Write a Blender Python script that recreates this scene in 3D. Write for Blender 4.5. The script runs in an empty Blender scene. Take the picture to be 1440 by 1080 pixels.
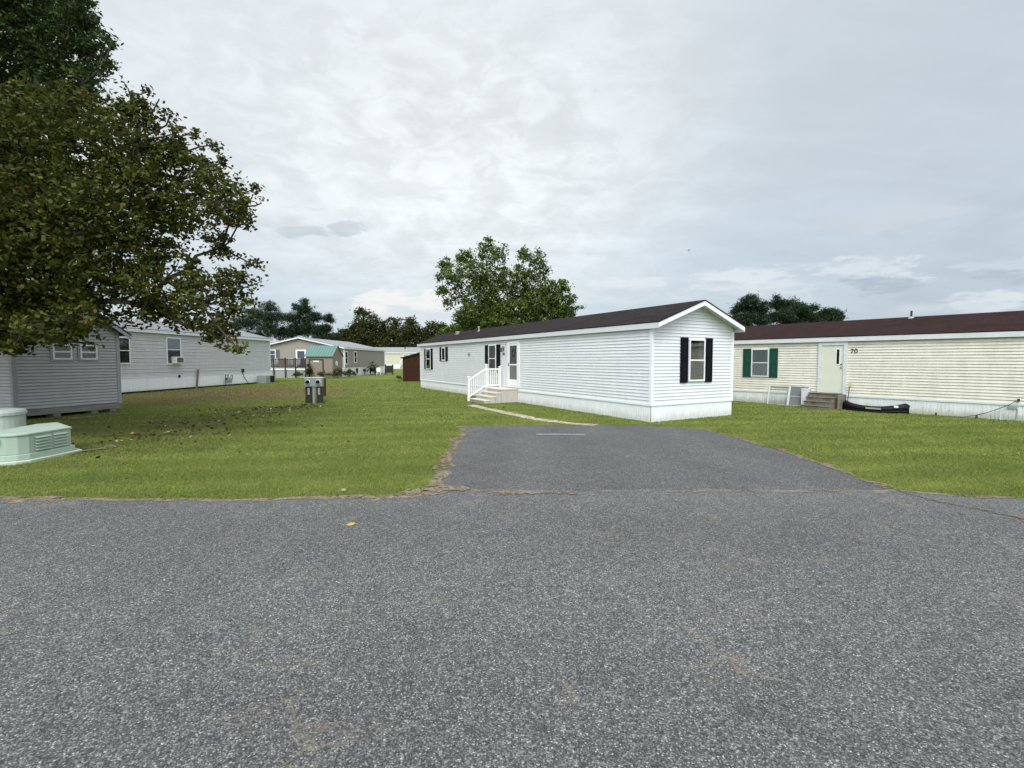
import bpy, bmesh, math, random
import numpy as np
from mathutils import Vector, Matrix
R = math.radians
S = bpy.context.scene
COL = S.collection

# ------------------------------------------------------------------ camera
CAM_H, FPX, PITCH = 1.9, 665.0, math.atan(33.5 / 665)
cd = bpy.data.cameras.new("camera"); cam = bpy.data.objects.new("camera", cd); COL.objects.link(cam)
cd.sensor_width = 36; cd.lens = 36 * FPX / 1440; cd.clip_start = 0.05; cd.clip_end = 5000
cam.location = (0, 0, CAM_H); cam.rotation_euler = (R(90) - PITCH, 0, 0)
S.camera = cam

# ------------------------------------------------------------------ world
SUN_EL, SUN_AZ = R(50), R(182)          # azimuth clockwise from +Y: behind the camera
W = bpy.data.worlds.new("World"); S.world = W; W.use_nodes = True
nt = W.node_tree; N = nt.nodes; L = nt.links; N.clear()
def wn(t, **k):
    n = N.new(t)
    for a, b in k.items(): setattr(n, a, b)
    return n
def wmath(op, a, b=None, c=None, clamp=False):
    n = N.new('ShaderNodeMath'); n.operation = op; n.use_clamp = clamp
    for i, v in enumerate((a, b, c)):
        if v is None: continue
        if isinstance(v, (int, float)): n.inputs[i].default_value = v
        else: L.new(v, n.inputs[i])
    return n.outputs[0]
def wramp(fac, stops, interp='LINEAR'):
    n = N.new('ShaderNodeValToRGB'); n.color_ramp.interpolation = interp
    e = n.color_ramp.elements
    while len(e) < len(stops): e.new(0.5)
    for el, (p, c) in zip(e, stops):
        el.position = p; el.color = (c if len(c) == 4 else (*c, 1)) if not isinstance(c, float) else (c, c, c, 1)
    L.new(fac, n.inputs[0]); return n.outputs[0]
def wmix(fac, a, b, mode='MIX'):
    n = N.new('ShaderNodeMix'); n.data_type = 'RGBA'; n.blend_type = mode
    for i, v in ((0, fac), (6, a), (7, b)):
        if isinstance(v, (int, float)): n.inputs[i].default_value = v
        elif isinstance(v, tuple): n.inputs[i].default_value = (*v, 1)
        else: L.new(v, n.inputs[i])
    return n.outputs[2]
def wnoise(vec, scale, detail, rough=.55, dist=0.0):
    n = N.new('ShaderNodeTexNoise'); n.inputs['Scale'].default_value = scale
    n.inputs['Detail'].default_value = detail; n.inputs['Roughness'].default_value = rough
    n.inputs['Distortion'].default_value = dist; L.new(vec, n.inputs['Vector']); return n.outputs['Fac']
tc = wn('ShaderNodeTexCoord'); sep = wn('ShaderNodeSeparateXYZ'); L.new(tc.outputs['Generated'], sep.inputs[0])
dx, dy, dz = sep.outputs
zc = wmath('MAXIMUM', dz, 0.0)
den = wmath('ADD', zc, 0.12)
px, py = wmath('DIVIDE', dx, den), wmath('DIVIDE', dy, den)
cmb = wn('ShaderNodeCombineXYZ'); L.new(px, cmb.inputs[0]); L.new(py, cmb.inputs[1]); plane = cmb.outputs[0]
# stretched plane for streaks running up to the right
mp = wn('ShaderNodeMapping'); mp.inputs['Rotation'].default_value = (0, 0, R(35)); mp.inputs['Scale'].default_value = (.45, 1.3, 1)
L.new(plane, mp.inputs['Vector'])
big = wnoise(mp.outputs[0], .9, 4, .5, .4)
mid = wnoise(mp.outputs[0], 3.2, 6, .6, .3)
fine = wnoise(plane, 9.0, 6, .62, .15)
base = wramp(zc, [(0.0, (.60, .69, .765)), (.10, (.57, .665, .735)), (.28, (.62, .69, .745)), (.55, (.68, .73, .775)), (1.0, (.80, .84, .87))])
# brighter veil left of centre, greyer sheet on the right
ex = wmath('SUBTRACT', dx, -.12); ez = wmath('SUBTRACT', zc, .36)
rad = wmath('ADD', wmath('MULTIPLY', wmath('MULTIPLY', ex, ex), 3.0), wmath('MULTIPLY', wmath('MULTIPLY', ez, ez), 9.0))
veil = wmath('SUBTRACT', 1.0, rad, clamp=True)
bright = wmix(wmath('MULTIPLY', veil, .9), base, (.80, .84, .86))
rightg = wramp(wmath('ADD', wmath('MULTIPLY', dx, .8), wmath('MULTIPLY', big, .35)), [(.25, 0.0), (.75, 1.0)], 'EASE')
sheet = wmix(wmath('MULTIPLY', rightg, .75), bright, (.53, .60, .67))
# texture of the cloud layer
tex = wmath('ADD', wmath('MULTIPLY', big, .34), wmath('ADD', wmath('MULTIPLY', mid, .22), wmath('MULTIPLY', fine, wmath('MULTIPLY_ADD', veil, .22, .05))))
mp3 = wn('ShaderNodeMapping'); mp3.inputs['Rotation'].default_value = (0, R(28), 0); mp3.inputs['Scale'].default_value = (1.0, 1.2, 2.1); L.new(tc.outputs['Generated'], mp3.inputs['Vector'])
dap = wramp(wnoise(mp3.outputs[0], 10.5, 7, .60, .5), [(.38, 0.0), (.64, 1.0)], 'EASE')
tex = wmath('ADD', tex, wmath('MULTIPLY', wmath('SUBTRACT', dap, .5), wmath('MULTIPLY_ADD', veil, .17, .02)))
texm = wmath('MULTIPLY_ADD', wmath('SUBTRACT', tex, .345), .85, 1.0)
vm = wn('ShaderNodeVectorMath', operation='SCALE'); L.new(sheet, vm.inputs[0]); L.new(texm, vm.inputs['Scale'])
# low cumulus: white tops and darker bases near the horizon
mp2 = wn('ShaderNodeMapping'); mp2.inputs['Scale'].default_value = (2.6, 2.6, 9.5); mp2.inputs['Location'].default_value = (3.1, 0.4, 1.7)
L.new(tc.outputs['Generated'], mp2.inputs['Vector'])
cu = wnoise(mp2.outputs[0], 1.6, 8, .55, .2)
band = wramp(dz, [(.0, .6), (.08, 1.0), (.19, .8), (.27, 0.0)], 'EASE')
cuw = wmath('MULTIPLY', wramp(cu, [(.53, 0.0), (.64, 1.0)], 'EASE'), band)
cud = wmath('MULTIPLY', wramp(wnoise(mp2.outputs[0], 1.1, 7, .55, .2), [(.56, 0.0), (.70, 1.0)], 'EASE'), band)
sky1 = wmix(wmath('MULTIPLY', cuw, .35), vm.outputs[0], (.74, .77, .79))
sky2 = wmix(wmath('MULTIPLY', cud, .3), sky1, (.37, .44, .51))
# separate clouds low in the sky: (direction across, direction up, half width, half height, top colour, base colour, strength)
ady = wmath('MAXIMUM', dy, .05); tx = wmath('DIVIDE', dx, ady); tz = wmath('DIVIDE', dz, ady)
nz1 = wnoise(mp2.outputs[0], 3.4, 8, .62, .3); nz2 = wnoise(mp2.outputs[0], 9.0, 6, .6, .3)
nw1 = wnoise(mp2.outputs[0], 7.0, 6, .62, .2); nw2 = wnoise(mp2.outputs[0], 5.3, 6, .62, .35)
nzz = wmath('ADD', wmath('MULTIPLY', nz1, .65), wmath('MULTIPLY', nz2, .35))
for (cx_, cz_, rx_, rz_, tc_, bc_, st_) in [(.745, .175, .13, .045, (.68, .74, .79), (.40, .47, .55), .85), (1.03, .185, .12, .030, (.58, .65, .71), (.42, .49, .56), .8), (.99, .122, .10, .026, (.76, .81, .85), (.60, .66, .72), .6),
        (-.43, .268, .060, .013, (.52, .58, .63), (.45, .52, .58), .62), (-.345, .272, .040, .018, (.50, .56, .61), (.44, .51, .57), .62), (.50, .155, .14, .040, (.78, .82, .84), (.58, .65, .70), .6), (-.22, .115, .12, .035, (.88, .88, .84), (.70, .75, .78), .8), (.24, .150, .10, .030, (.78, .82, .84), (.55, .62, .68), .5), (.85, .075, .25, .030, (.50, .57, .64), (.43, .50, .57), .5)]:
    ux = wmath('ADD', wmath('DIVIDE', wmath('SUBTRACT', tx, cx_), rx_), wmath('MULTIPLY_ADD', nw1, 2.2, -1.1)); uz = wmath('ADD', wmath('DIVIDE', wmath('SUBTRACT', tz, cz_), rz_), wmath('MULTIPLY_ADD', nw2, 2.4, -1.2))
    rr_ = wmath('ADD', wmath('MULTIPLY', ux, ux), wmath('MULTIPLY', uz, uz))
    mk = wmath('SUBTRACT', wmath('MULTIPLY_ADD', nzz, 5.2, -1.55), rr_)
    mk = wramp(mk, [(.0, 0.0), (.85, 1.0)], 'EASE')
    mk = wmath('MULTIPLY', wmath('MULTIPLY', mk, st_), wmath('GREATER_THAN', dy, .06))
    vert = wramp(wmath('ADD', wmath('MULTIPLY_ADD', uz, .35, .5), wmath('MULTIPLY_ADD', nz1, 1.2, -.6)), [(.30, (*bc_, 1)), (.62, (*tc_, 1))], 'EASE')
    sky2 = wmix(mk, sky2, vert)
# the half of the sky behind the camera, around the veiled sun, is brighter
sunv = (math.sin(SUN_AZ) * math.cos(SUN_EL), math.cos(SUN_AZ) * math.cos(SUN_EL), math.sin(SUN_EL))
dt = wn('ShaderNodeVectorMath', operation='DOT_PRODUCT'); L.new(tc.outputs['Generated'], dt.inputs[0]); dt.inputs[1].default_value = sunv
glow = wramp(dt.outputs['Value'], [(.35, 1.0), (1.0, 2.7)])
sc = N.new('ShaderNodeMapRange'); L.new(dt.outputs['Value'], sc.inputs[0]); sc.inputs[1].default_value = .48; sc.inputs[2].default_value = 1.0
sc.inputs[3].default_value = 1.0; sc.inputs[4].default_value = 3.7
vs = wn('ShaderNodeVectorMath', operation='SCALE'); L.new(sky2, vs.inputs[0]); L.new(sc.outputs[0], vs.inputs['Scale'])
bg1 = wn('ShaderNodeBackground'); L.new(vs.outputs[0], bg1.inputs[0]); bg1.inputs[1].default_value = 1.05
nish = wn('ShaderNodeTexSky', sky_type='NISHITA', sun_disc=False, sun_elevation=SUN_EL, sun_rotation=SUN_AZ)
bg2 = wn('ShaderNodeBackground'); L.new(nish.outputs[0], bg2.inputs[0]); bg2.inputs[1].default_value = 0.1
ms = wn('ShaderNodeMixShader'); ms.inputs[0].default_value = 0.95
L.new(bg2.outputs[0], ms.inputs[1]); L.new(bg1.outputs[0], ms.inputs[2])
wo = wn('ShaderNodeOutputWorld'); L.new(ms.outputs[0], wo.inputs[0])

sl = bpy.data.lights.new("sun", 'SUN'); sl.energy = 1.5; sl.angle = R(22); sl.color = (1, .97, .92)
so = bpy.data.objects.new("sun", sl); COL.objects.link(so)
so.rotation_euler = Vector(sunv).to_track_quat('Z', 'Y').to_euler()
S.view_settings.view_transform = 'Standard'; S.view_settings.look = 'None'
S.view_settings.exposure = 0.07; S.view_settings.gamma = 1.0
try: S.cycles.max_bounces = 6; S.cycles.transparent_max_bounces = 8
except Exception: pass

# ------------------------------------------------------------------ materials
class NT:
    def __init__(s, name):
        s.m = bpy.data.materials.new(name); s.m.use_nodes = True; s.t = s.m.node_tree
        s.b = s.t.nodes['Principled BSDF']; s.o = s.t.nodes['Material Output']
        s.geo = s.t.nodes.new('ShaderNodeNewGeometry'); s.tc = s.t.nodes.new('ShaderNodeTexCoord')
    def link(s, a, b): s.t.links.new(a, b)
    def put(s, n, i, v):
        if v is None: return
        if isinstance(v, (int, float)): n.inputs[i].default_value = v
        elif isinstance(v, tuple): n.inputs[i].default_value = v if len(v) != 3 or n.inputs[i].type == 'VECTOR' else (*v, 1)
        else: s.link(v, n.inputs[i])
    def math(s, op, a, b=None, c=None, clamp=False):
        n = s.t.nodes.new('ShaderNodeMath'); n.operation = op; n.use_clamp = clamp
        for i, v in enumerate((a, b, c)): s.put(n, i, v)
        return n.outputs[0]
    def noise(s, vec, scale, detail=4, rough=.55, out='Fac'):
        n = s.t.nodes.new('ShaderNodeTexNoise'); s.put(n, 'Vector', vec); s.put(n, 'Scale', scale); s.put(n, 'Detail', detail); s.put(n, 'Roughness', rough)
        return n.outputs[out]
    def voro(s, vec, scale, out='Color', rnd=1.0):
        n = s.t.nodes.new('ShaderNodeTexVoronoi'); s.put(n, 'Vector', vec); s.put(n, 'Scale', scale); s.put(n, 'Randomness', rnd)
        return n.outputs[out]
    def ramp(s, fac, stops, interp='LINEAR'):
        n = s.t.nodes.new('ShaderNodeValToRGB'); n.color_ramp.interpolation = interp; e = n.color_ramp.elements
        while len(e) < len(stops): e.new(.5)
        for el, (p, c) in zip(e, stops): el.position = p; el.color = (*c, 1) if isinstance(c, tuple) else (c, c, c, 1)
        s.link(fac, n.inputs[0]); return n.outputs[0]
    def mix(s, fac, a, b, mode='MIX'):
        n = s.t.nodes.new('ShaderNodeMix'); n.data_type = 'RGBA'; n.blend_type = mode
        s.put(n, 0, fac); s.put(n, 6, a); s.put(n, 7, b); return n.outputs[2]
    def mapv(s, vec, scale=(1, 1, 1), rot=(0, 0, 0), loc=(0, 0, 0)):
        n = s.t.nodes.new('ShaderNodeMapping'); s.link(vec, n.inputs['Vector'])
        n.inputs['Scale'].default_value = scale; n.inputs['Rotation'].default_value = rot; n.inputs['Location'].default_value = loc
        return n.outputs[0]
    def bump(s, h, strength=.3, dist=.01):
        n = s.t.nodes.new('ShaderNodeBump'); s.link(h, n.inputs['Height']); n.inputs['Strength'].default_value = strength; n.inputs['Distance'].default_value = dist
        s.link(n.outputs[0], s.b.inputs['Normal'])
    def base(s, c, rough=.7, spec=.3):
        s.put(s.b, 'Base Color', c); s.b.inputs['Roughness'].default_value = rough; s.b.inputs['Specular IOR Level'].default_value = spec
        return s.m

def plain(name, c, rough=.6, var=.12, scale=3.0, spec=.3, metal=0.0, stretch=(1, 1, 1), low_tint=0.0):
    """painted / moulded surface with mild dirt and fading"""
    n = NT(name); v = n.mapv(n.tc.outputs['Object'], stretch)
    f = n.noise(v, scale, 6, .6); g = n.noise(v, scale * 9, 4, .6)
    k = n.math('ADD', n.math('MULTIPLY_ADD', f, var * 2, 1 - var), n.math('MULTIPLY_ADD', g, var, -var / 2))
    vm = n.t.nodes.new('ShaderNodeVectorMath'); vm.operation = 'SCALE'; vm.inputs[0].default_value = c; n.link(k, vm.inputs['Scale'])
    cc = vm.outputs[0]
    if low_tint:  # uneven grey-green tint, stronger towards the ground
        sp = n.t.nodes.new('ShaderNodeSeparateXYZ'); n.link(n.geo.outputs['Position'], sp.inputs[0]); q = n.noise(n.mapv(n.geo.outputs['Position'], (3, 3, 1.2)), 1.6, 6, .7)
        zz = n.math('ADD', sp.outputs[2], n.math('MULTIPLY_ADD', q, -.55, .22))
        cc = n.mix(n.math('MULTIPLY', n.ramp(zz, [(.02, 1.0), (.20, 0.0)]), low_tint), cc, (.30, .30, .20))
    n.base(cc, rough, spec); n.b.inputs['Metallic'].default_value = metal
    n.bump(g, .08, .004); return n.m

def siding_mat(name, c, dirt_shade_c, dirt=.25, course=.1):
    """vinyl lap siding: slight panel to panel tone, rain streaks, painted shade lines under laps"""
    n = NT(name); o = n.tc.outputs['Object']
    sp = n.t.nodes.new('ShaderNodeSeparateXYZ'); n.link(o, sp.inputs[0])
    row = n.math('FLOOR', n.math('DIVIDE', sp.outputs[2], course * 2))
    lenp = n.math('FLOOR', n.math('MULTIPLY_ADD', n.math('ADD', sp.outputs[0], sp.outputs[1]), .27, n.math('MULTIPLY', row, .37)))
    cb = n.t.nodes.new('ShaderNodeCombineXYZ'); n.link(row, cb.inputs[0]); n.link(lenp, cb.inputs[1])
    wn_ = n.t.nodes.new('ShaderNodeTexWhiteNoise'); wn_.noise_dimensions = '2D'; n.link(cb.outputs[0], wn_.inputs['Vector'])
    k = n.math('MULTIPLY_ADD', wn_.outputs['Value'], .035, .965)
    vm = n.t.nodes.new('ShaderNodeVectorMath'); vm.operation = 'SCALE'; vm.inputs[0].default_value = c; n.link(k, vm.inputs['Scale'])
    st = n.noise(n.mapv(o, (3.5, 3.5, .5)), 1.3, 6, .65); bl = n.noise(n.mapv(o, (.8, .8, 4)), 2.2, 7, .7)
    d = n.math('MULTIPLY', n.ramp(n.math('MULTIPLY_ADD', st, .5, n.math('MULTIPLY', bl, .5)), [(.42, 0.0), (.70, 1.0)]), dirt)
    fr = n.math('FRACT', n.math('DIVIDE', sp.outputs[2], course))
    lap_shade = n.math('MULTIPLY', n.ramp(fr, [(0.0, 1.0), (.16, 0.0), (.84, 0.0), (1.0, 1.0)]), dirt * 1.6)  # shade below each lap edge put into the colour, scaled with the dirt
    d2 = n.math('MULTIPLY', lap_shade, n.ramp(bl, [(.35, .35), (.6, 1.0)]))
    col = n.mix(n.math('ADD', d, d2, clamp=True), vm.outputs[0], dirt_shade_c)
    n.base(col, .5, .35); return n.m

def shingle_mat(name, a, b, moss=None):
    n = NT(name); o = n.tc.outputs['Object']
    br = n.t.nodes.new('ShaderNodeTexBrick'); n.link(n.mapv(o, (1, 1, 1), (0, 0, R(90))), br.inputs['Vector'])
    br.inputs['Scale'].default_value = 1.0; br.inputs['Brick Width'].default_value = .3; br.inputs['Row Height'].default_value = .14
    br.inputs['Mortar Size'].default_value = .008
    br.inputs['Color1'].default_value = (*a, 1); br.inputs['Color2'].default_value = (*b, 1); br.inputs['Mortar'].default_value = (*[x * .55 for x in a], 1)
    g = n.noise(o, 60, 3, .7); bg = n.noise(n.mapv(o, (1.2, .35, 1)), 1.3, 6, .65)
    c = n.mix(n.math('MULTIPLY', n.ramp(bg, [(.35, 0.0), (.7, 1.0)]), .45), br.outputs['Color'], tuple((x + y) * .72 for x, y in zip(a, b)))
    k = n.t.nodes.new('ShaderNodeVectorMath'); k.operation = 'SCALE'; n.link(c, k.inputs[0]); n.link(n.math('MULTIPLY_ADD', g, .8, .6), k.inputs['Scale'])
    n.base(k.outputs[0], .95, .12); n.bump(g, .5, .01); return n.m

def wood_mat(name, a, b, scale=1.0, rough=.85, vertical=True):
    n = NT(name); o = n.tc.outputs['Object']
    v = n.mapv(o, (14 * scale, 14 * scale, .9 * scale) if vertical else (.9 * scale, .9 * scale, 14 * scale))
    f = n.noise(v, 1.5, 7, .65); g = n.noise(o, 1.7, 5, .6)
    c = n.mix(n.ramp(n.math('MULTIPLY_ADD', f, .7, n.math('MULTIPLY', g, .3)), [(.35, 0.0), (.65, 1.0)]), a, b)
    n.base(c, rough, .2); n.bump(f, .3, .006); return n.m

def conc_mat(name, a, b, stain=(.12, .10, .07), amt=.4):
    n = NT(name); o = n.tc.outputs['Object']
    g = n.noise(o, 45, 5, .7); f = n.noise(o, 2.3, 7, .65); s2 = n.noise(n.mapv(o, (5, 5, 1.1)), 1.6, 6, .65)
    c = n.mix(g, a, b); c = n.mix(n.math('MULTIPLY', n.ramp(n.math('MULTIPLY_ADD', f, .5, n.math('MULTIPLY', s2, .5)), [(.45, 0.0), (.62, 1.0)]), amt), c, stain)
    n.base(c, .92, .15); n.bump(g, .35, .006); return n.m

def grass_color(n):
    """mown lawn colour from world position: bright and olive drifts, worn brown zone, mower stripes"""
    p = n.geo.outputs['Position']
    a = n.noise(p, .55, 5, .6); b = n.noise(n.mapv(p, (.35, 1.6, 1), (0, 0, R(-6))), .9, 5, .6); d = n.noise(p, 7, 4, .7)
    sp = n.t.nodes.new('ShaderNodeSeparateXYZ'); n.link(p, sp.inputs[0])
    c = n.mix(n.ramp(a, [(.35, 0.0), (.65, 1.0)]), (.182, .226, .052), (.255, .300, .075))
    stripe = n.math('SINE', n.math('MULTIPLY', n.math('ADD', sp.outputs[1], n.math('MULTIPLY_ADD', a, 1.1, n.math('MULTIPLY', sp.outputs[0], -.12))), 5.2))
    c = n.mix(n.math('MULTIPLY_ADD', stripe, .20, .20), c, (.128, .170, .036))
    # straw coloured worn area between the grey home and the meters, darker, browner grass under the big tree
    def zone(cx, cy, rx, ry):
        ax = n.math('DIVIDE', n.math('SUBTRACT', sp.outputs[0], cx), rx); ay = n.math('DIVIDE', n.math('SUBTRACT', sp.outputs[1], cy), ry)
        r = n.math('ADD', n.math('MULTIPLY', ax, ax), n.math('MULTIPLY', ay, ay))
        return n.math('SUBTRACT', 1.0, n.math('ADD', r, n.math('MULTIPLY_ADD', b, 1.0, -.5)), clamp=True)
    z1 = n.math('MULTIPLY', zone(-16, 26.5, 8.0, 9.0), n.ramp(b, [(.3, .5), (.6, 1.0)]))
    z1 = n.math('MULTIPLY', z1, 1.5, clamp=True)
    c = n.mix(n.math('MULTIPLY', z1, .95), c, (.225, .190, .085))
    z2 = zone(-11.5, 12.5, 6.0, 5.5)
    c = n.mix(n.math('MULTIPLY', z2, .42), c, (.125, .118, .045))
    z3 = n.math('MULTIPLY', n.ramp(b, [(.52, 0.0), (.72, 1.0)]), .35)
    c = n.mix(z3, c, (.20, .20, .07))
    c = n.mix(n.ramp(n.noise(p, 2.2, 6, .7), [(.62, 0.0), (.80, .55)]), c, (.19, .165, .07))
    return c, d

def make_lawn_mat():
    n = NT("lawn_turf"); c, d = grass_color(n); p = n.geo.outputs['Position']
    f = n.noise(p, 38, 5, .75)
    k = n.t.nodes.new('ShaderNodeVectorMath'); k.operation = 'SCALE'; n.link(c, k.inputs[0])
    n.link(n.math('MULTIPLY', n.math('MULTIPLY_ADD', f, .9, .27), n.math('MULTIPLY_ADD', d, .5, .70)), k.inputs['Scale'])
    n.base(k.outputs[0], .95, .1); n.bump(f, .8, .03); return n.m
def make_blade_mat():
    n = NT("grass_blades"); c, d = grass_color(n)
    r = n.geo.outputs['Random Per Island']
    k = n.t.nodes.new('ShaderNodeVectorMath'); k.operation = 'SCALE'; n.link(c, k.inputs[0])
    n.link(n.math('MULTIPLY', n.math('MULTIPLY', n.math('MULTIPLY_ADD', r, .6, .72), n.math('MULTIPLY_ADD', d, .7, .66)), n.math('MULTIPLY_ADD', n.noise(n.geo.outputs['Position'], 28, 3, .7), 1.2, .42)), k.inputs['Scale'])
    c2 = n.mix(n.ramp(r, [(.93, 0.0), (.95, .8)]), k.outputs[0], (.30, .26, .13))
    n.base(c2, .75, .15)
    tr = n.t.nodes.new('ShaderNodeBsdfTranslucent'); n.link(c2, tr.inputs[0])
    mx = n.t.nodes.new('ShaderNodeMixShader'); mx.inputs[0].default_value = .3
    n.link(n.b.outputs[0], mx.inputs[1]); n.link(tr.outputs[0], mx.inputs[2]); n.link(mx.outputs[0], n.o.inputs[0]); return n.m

def asphalt_mat(name, tone=1.0, drive=False):
    """worn chip-seal: two sizes of stone in dark binder, wheel-worn lanes, old patches, hairline cracks, dust"""
    n = NT(name); p = n.geo.outputs['Position']
    v1 = n.t.nodes.new('ShaderNodeSeparateColor'); n.link(n.voro(p, 118), v1.inputs[0])
    v2 = n.t.nodes.new('ShaderNodeSeparateColor'); n.link(n.voro(p, 61), v2.inputs[0])
    e1 = n.voro(p, 118, 'Distance')
    st = n.ramp(v1.outputs[0], [(0.0, .040), (.40, .085), (.70, .145), (.90, .23), (.97, .33), (1.0, .48)])
    st2 = n.ramp(v2.outputs[1], [(0.0, .060), (.6, .11), (.88, .17), (.98, .26), (1.0, .42)])
    m = n.mix(.26, st, st2)
    m = n.mix(1.0, m, n.ramp(e1, [(.35, 1.0), (.75, .50)]), 'MULTIPLY')
    v3 = n.t.nodes.new('ShaderNodeSeparateColor'); n.link(n.voro(p, 27), v3.inputs[0])
    m = n.mix(1.0, m, n.ramp(v3.outputs[2], [(0.0, .88), (.5, .98), (.85, 1.06), (1.0, 1.2)]), 'MULTIPLY')
    big = n.noise(p, .35, 6, .65); md = n.noise(p, 2.2, 5, .65); md2 = n.noise(p, 13, 3, .6)
    sp = n.t.nodes.new('ShaderNodeSeparateXYZ'); n.link(p, sp.inputs[0])
    k = n.math('MULTIPLY', n.math('MULTIPLY', n.math('MULTIPLY_ADD', big, .55, .74), n.math('MULTIPLY_ADD', md, .35, .82)), n.math('MULTIPLY_ADD', md2, .3, .85))
    # long worn wheel tracks: along the lane, and up the driveway
    q = n.math('ADD', sp.outputs[0 if drive else 1], n.math('MULTIPLY', n.math('SUBTRACT', n.noise(p, .22, 3), .5), 1.6))
    tr = n.math('SINE', n.math('MULTIPLY', q, 3.4 if drive else 2.1))
    k = n.math('MULTIPLY', k, n.math('MULTIPLY_ADD', tr, .055, 1.0))
    # drips and old oil stains
    oil = n.ramp(n.noise(p, 1.35, 3, .5), [(.66, 0.0), (.76, 1.0)])
    k = n.math('MULTIPLY', k, n.math('MULTIPLY_ADD', oil, -.26 if drive else -.12, tone))
    s = n.t.nodes.new('ShaderNodeVectorMath'); s.operation = 'SCALE'; n.link(m, s.inputs[0]); n.link(k, s.inputs['Scale'])
    t = n.mix(1.0, s.outputs[0], (1.0, 1.0, .985), 'MULTIPLY')
    # hairline cracks and veins of sandy dust
    cr = n.math('ABSOLUTE', n.math('SUBTRACT', n.noise(p, .8, 6, .62), .5))
    cm = n.math('MULTIPLY', n.ramp(cr, [(0.0, 1.0), (.0028, 0.0)]), n.ramp(n.noise(p, .33, 2), [(.50, 0.0), (.56, 1.0)]))
    t = n.mix(n.math('MULTIPLY', cm, .75), t, (.030, .028, .026))
    rg = n.math('ABSOLUTE', n.math('SUBTRACT', n.noise(n.mapv(p, (1, 1, 1), (0, 0, 0), (7, 3, 0)), .55, 5, .6), .5))
    vein = n.math('MULTIPLY', n.ramp(rg, [(0.0, 1.0), (.008, 0.0)]), n.ramp(n.noise(p, 1.1, 3), [(.54, 0.0), (.64, .6)]))
    t = n.mix(vein, t, (.22, .19, .13))
    t = n.mix(n.ramp(n.noise(p, .9, 6, .7), [(.58, 0.0), (.8, .35)]), t, (.20, .18, .15))
    n.base(t, .9, .2)
    n.bump(n.math('SUBTRACT', 1.0, e1), .6, .005); return n.m

def leaf_mat(name, stops, trans=.3):
    n = NT(name); r = n.geo.outputs['Random Per Island']
    c = n.ramp(r, stops); g = n.noise(n.geo.outputs['Position'], .9, 4, .6)
    k = n.t.nodes.new('ShaderNodeVectorMath'); k.operation = 'SCALE'; n.link(c, k.inputs[0]); n.link(n.math('MULTIPLY_ADD', g, 1.1, .45), k.inputs['Scale'])
    n.base(k.outputs[0], .55, .16)
    tr = n.t.nodes.new('ShaderNodeBsdfTranslucent'); n.link(k.outputs[0], tr.inputs[0])
    mx = n.t.nodes.new('ShaderNodeMixShader'); mx.inputs[0].default_value = trans
    n.link(n.b.outputs[0], mx.inputs[1]); n.link(tr.outputs[0], mx.inputs[2]); n.link(mx.outputs[0], n.o.inputs[0]); return n.m

def glass_mat(name):
    n = NT(name); n.t.nodes.remove(n.b)
    f = n.t.nodes.new('ShaderNodeFresnel'); f.inputs[0].default_value = 1.5
    t = n.t.nodes.new('ShaderNodeBsdfTransparent'); t.inputs[0].default_value = (.95, .96, .965, 1)
    g = n.t.nodes.new('ShaderNodeBsdfGlossy'); g.inputs['Roughness'].default_value = .03
    mx = n.t.nodes.new('ShaderNodeMixShader'); n.link(n.math('MULTIPLY_ADD', f.outputs[0], .85, .03), mx.inputs[0])
    n.link(t.outputs[0], mx.inputs[1]); n.link(g.outputs[0], mx.inputs[2]); n.link(mx.outputs[0], n.o.inputs[0]); return n.m

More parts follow.
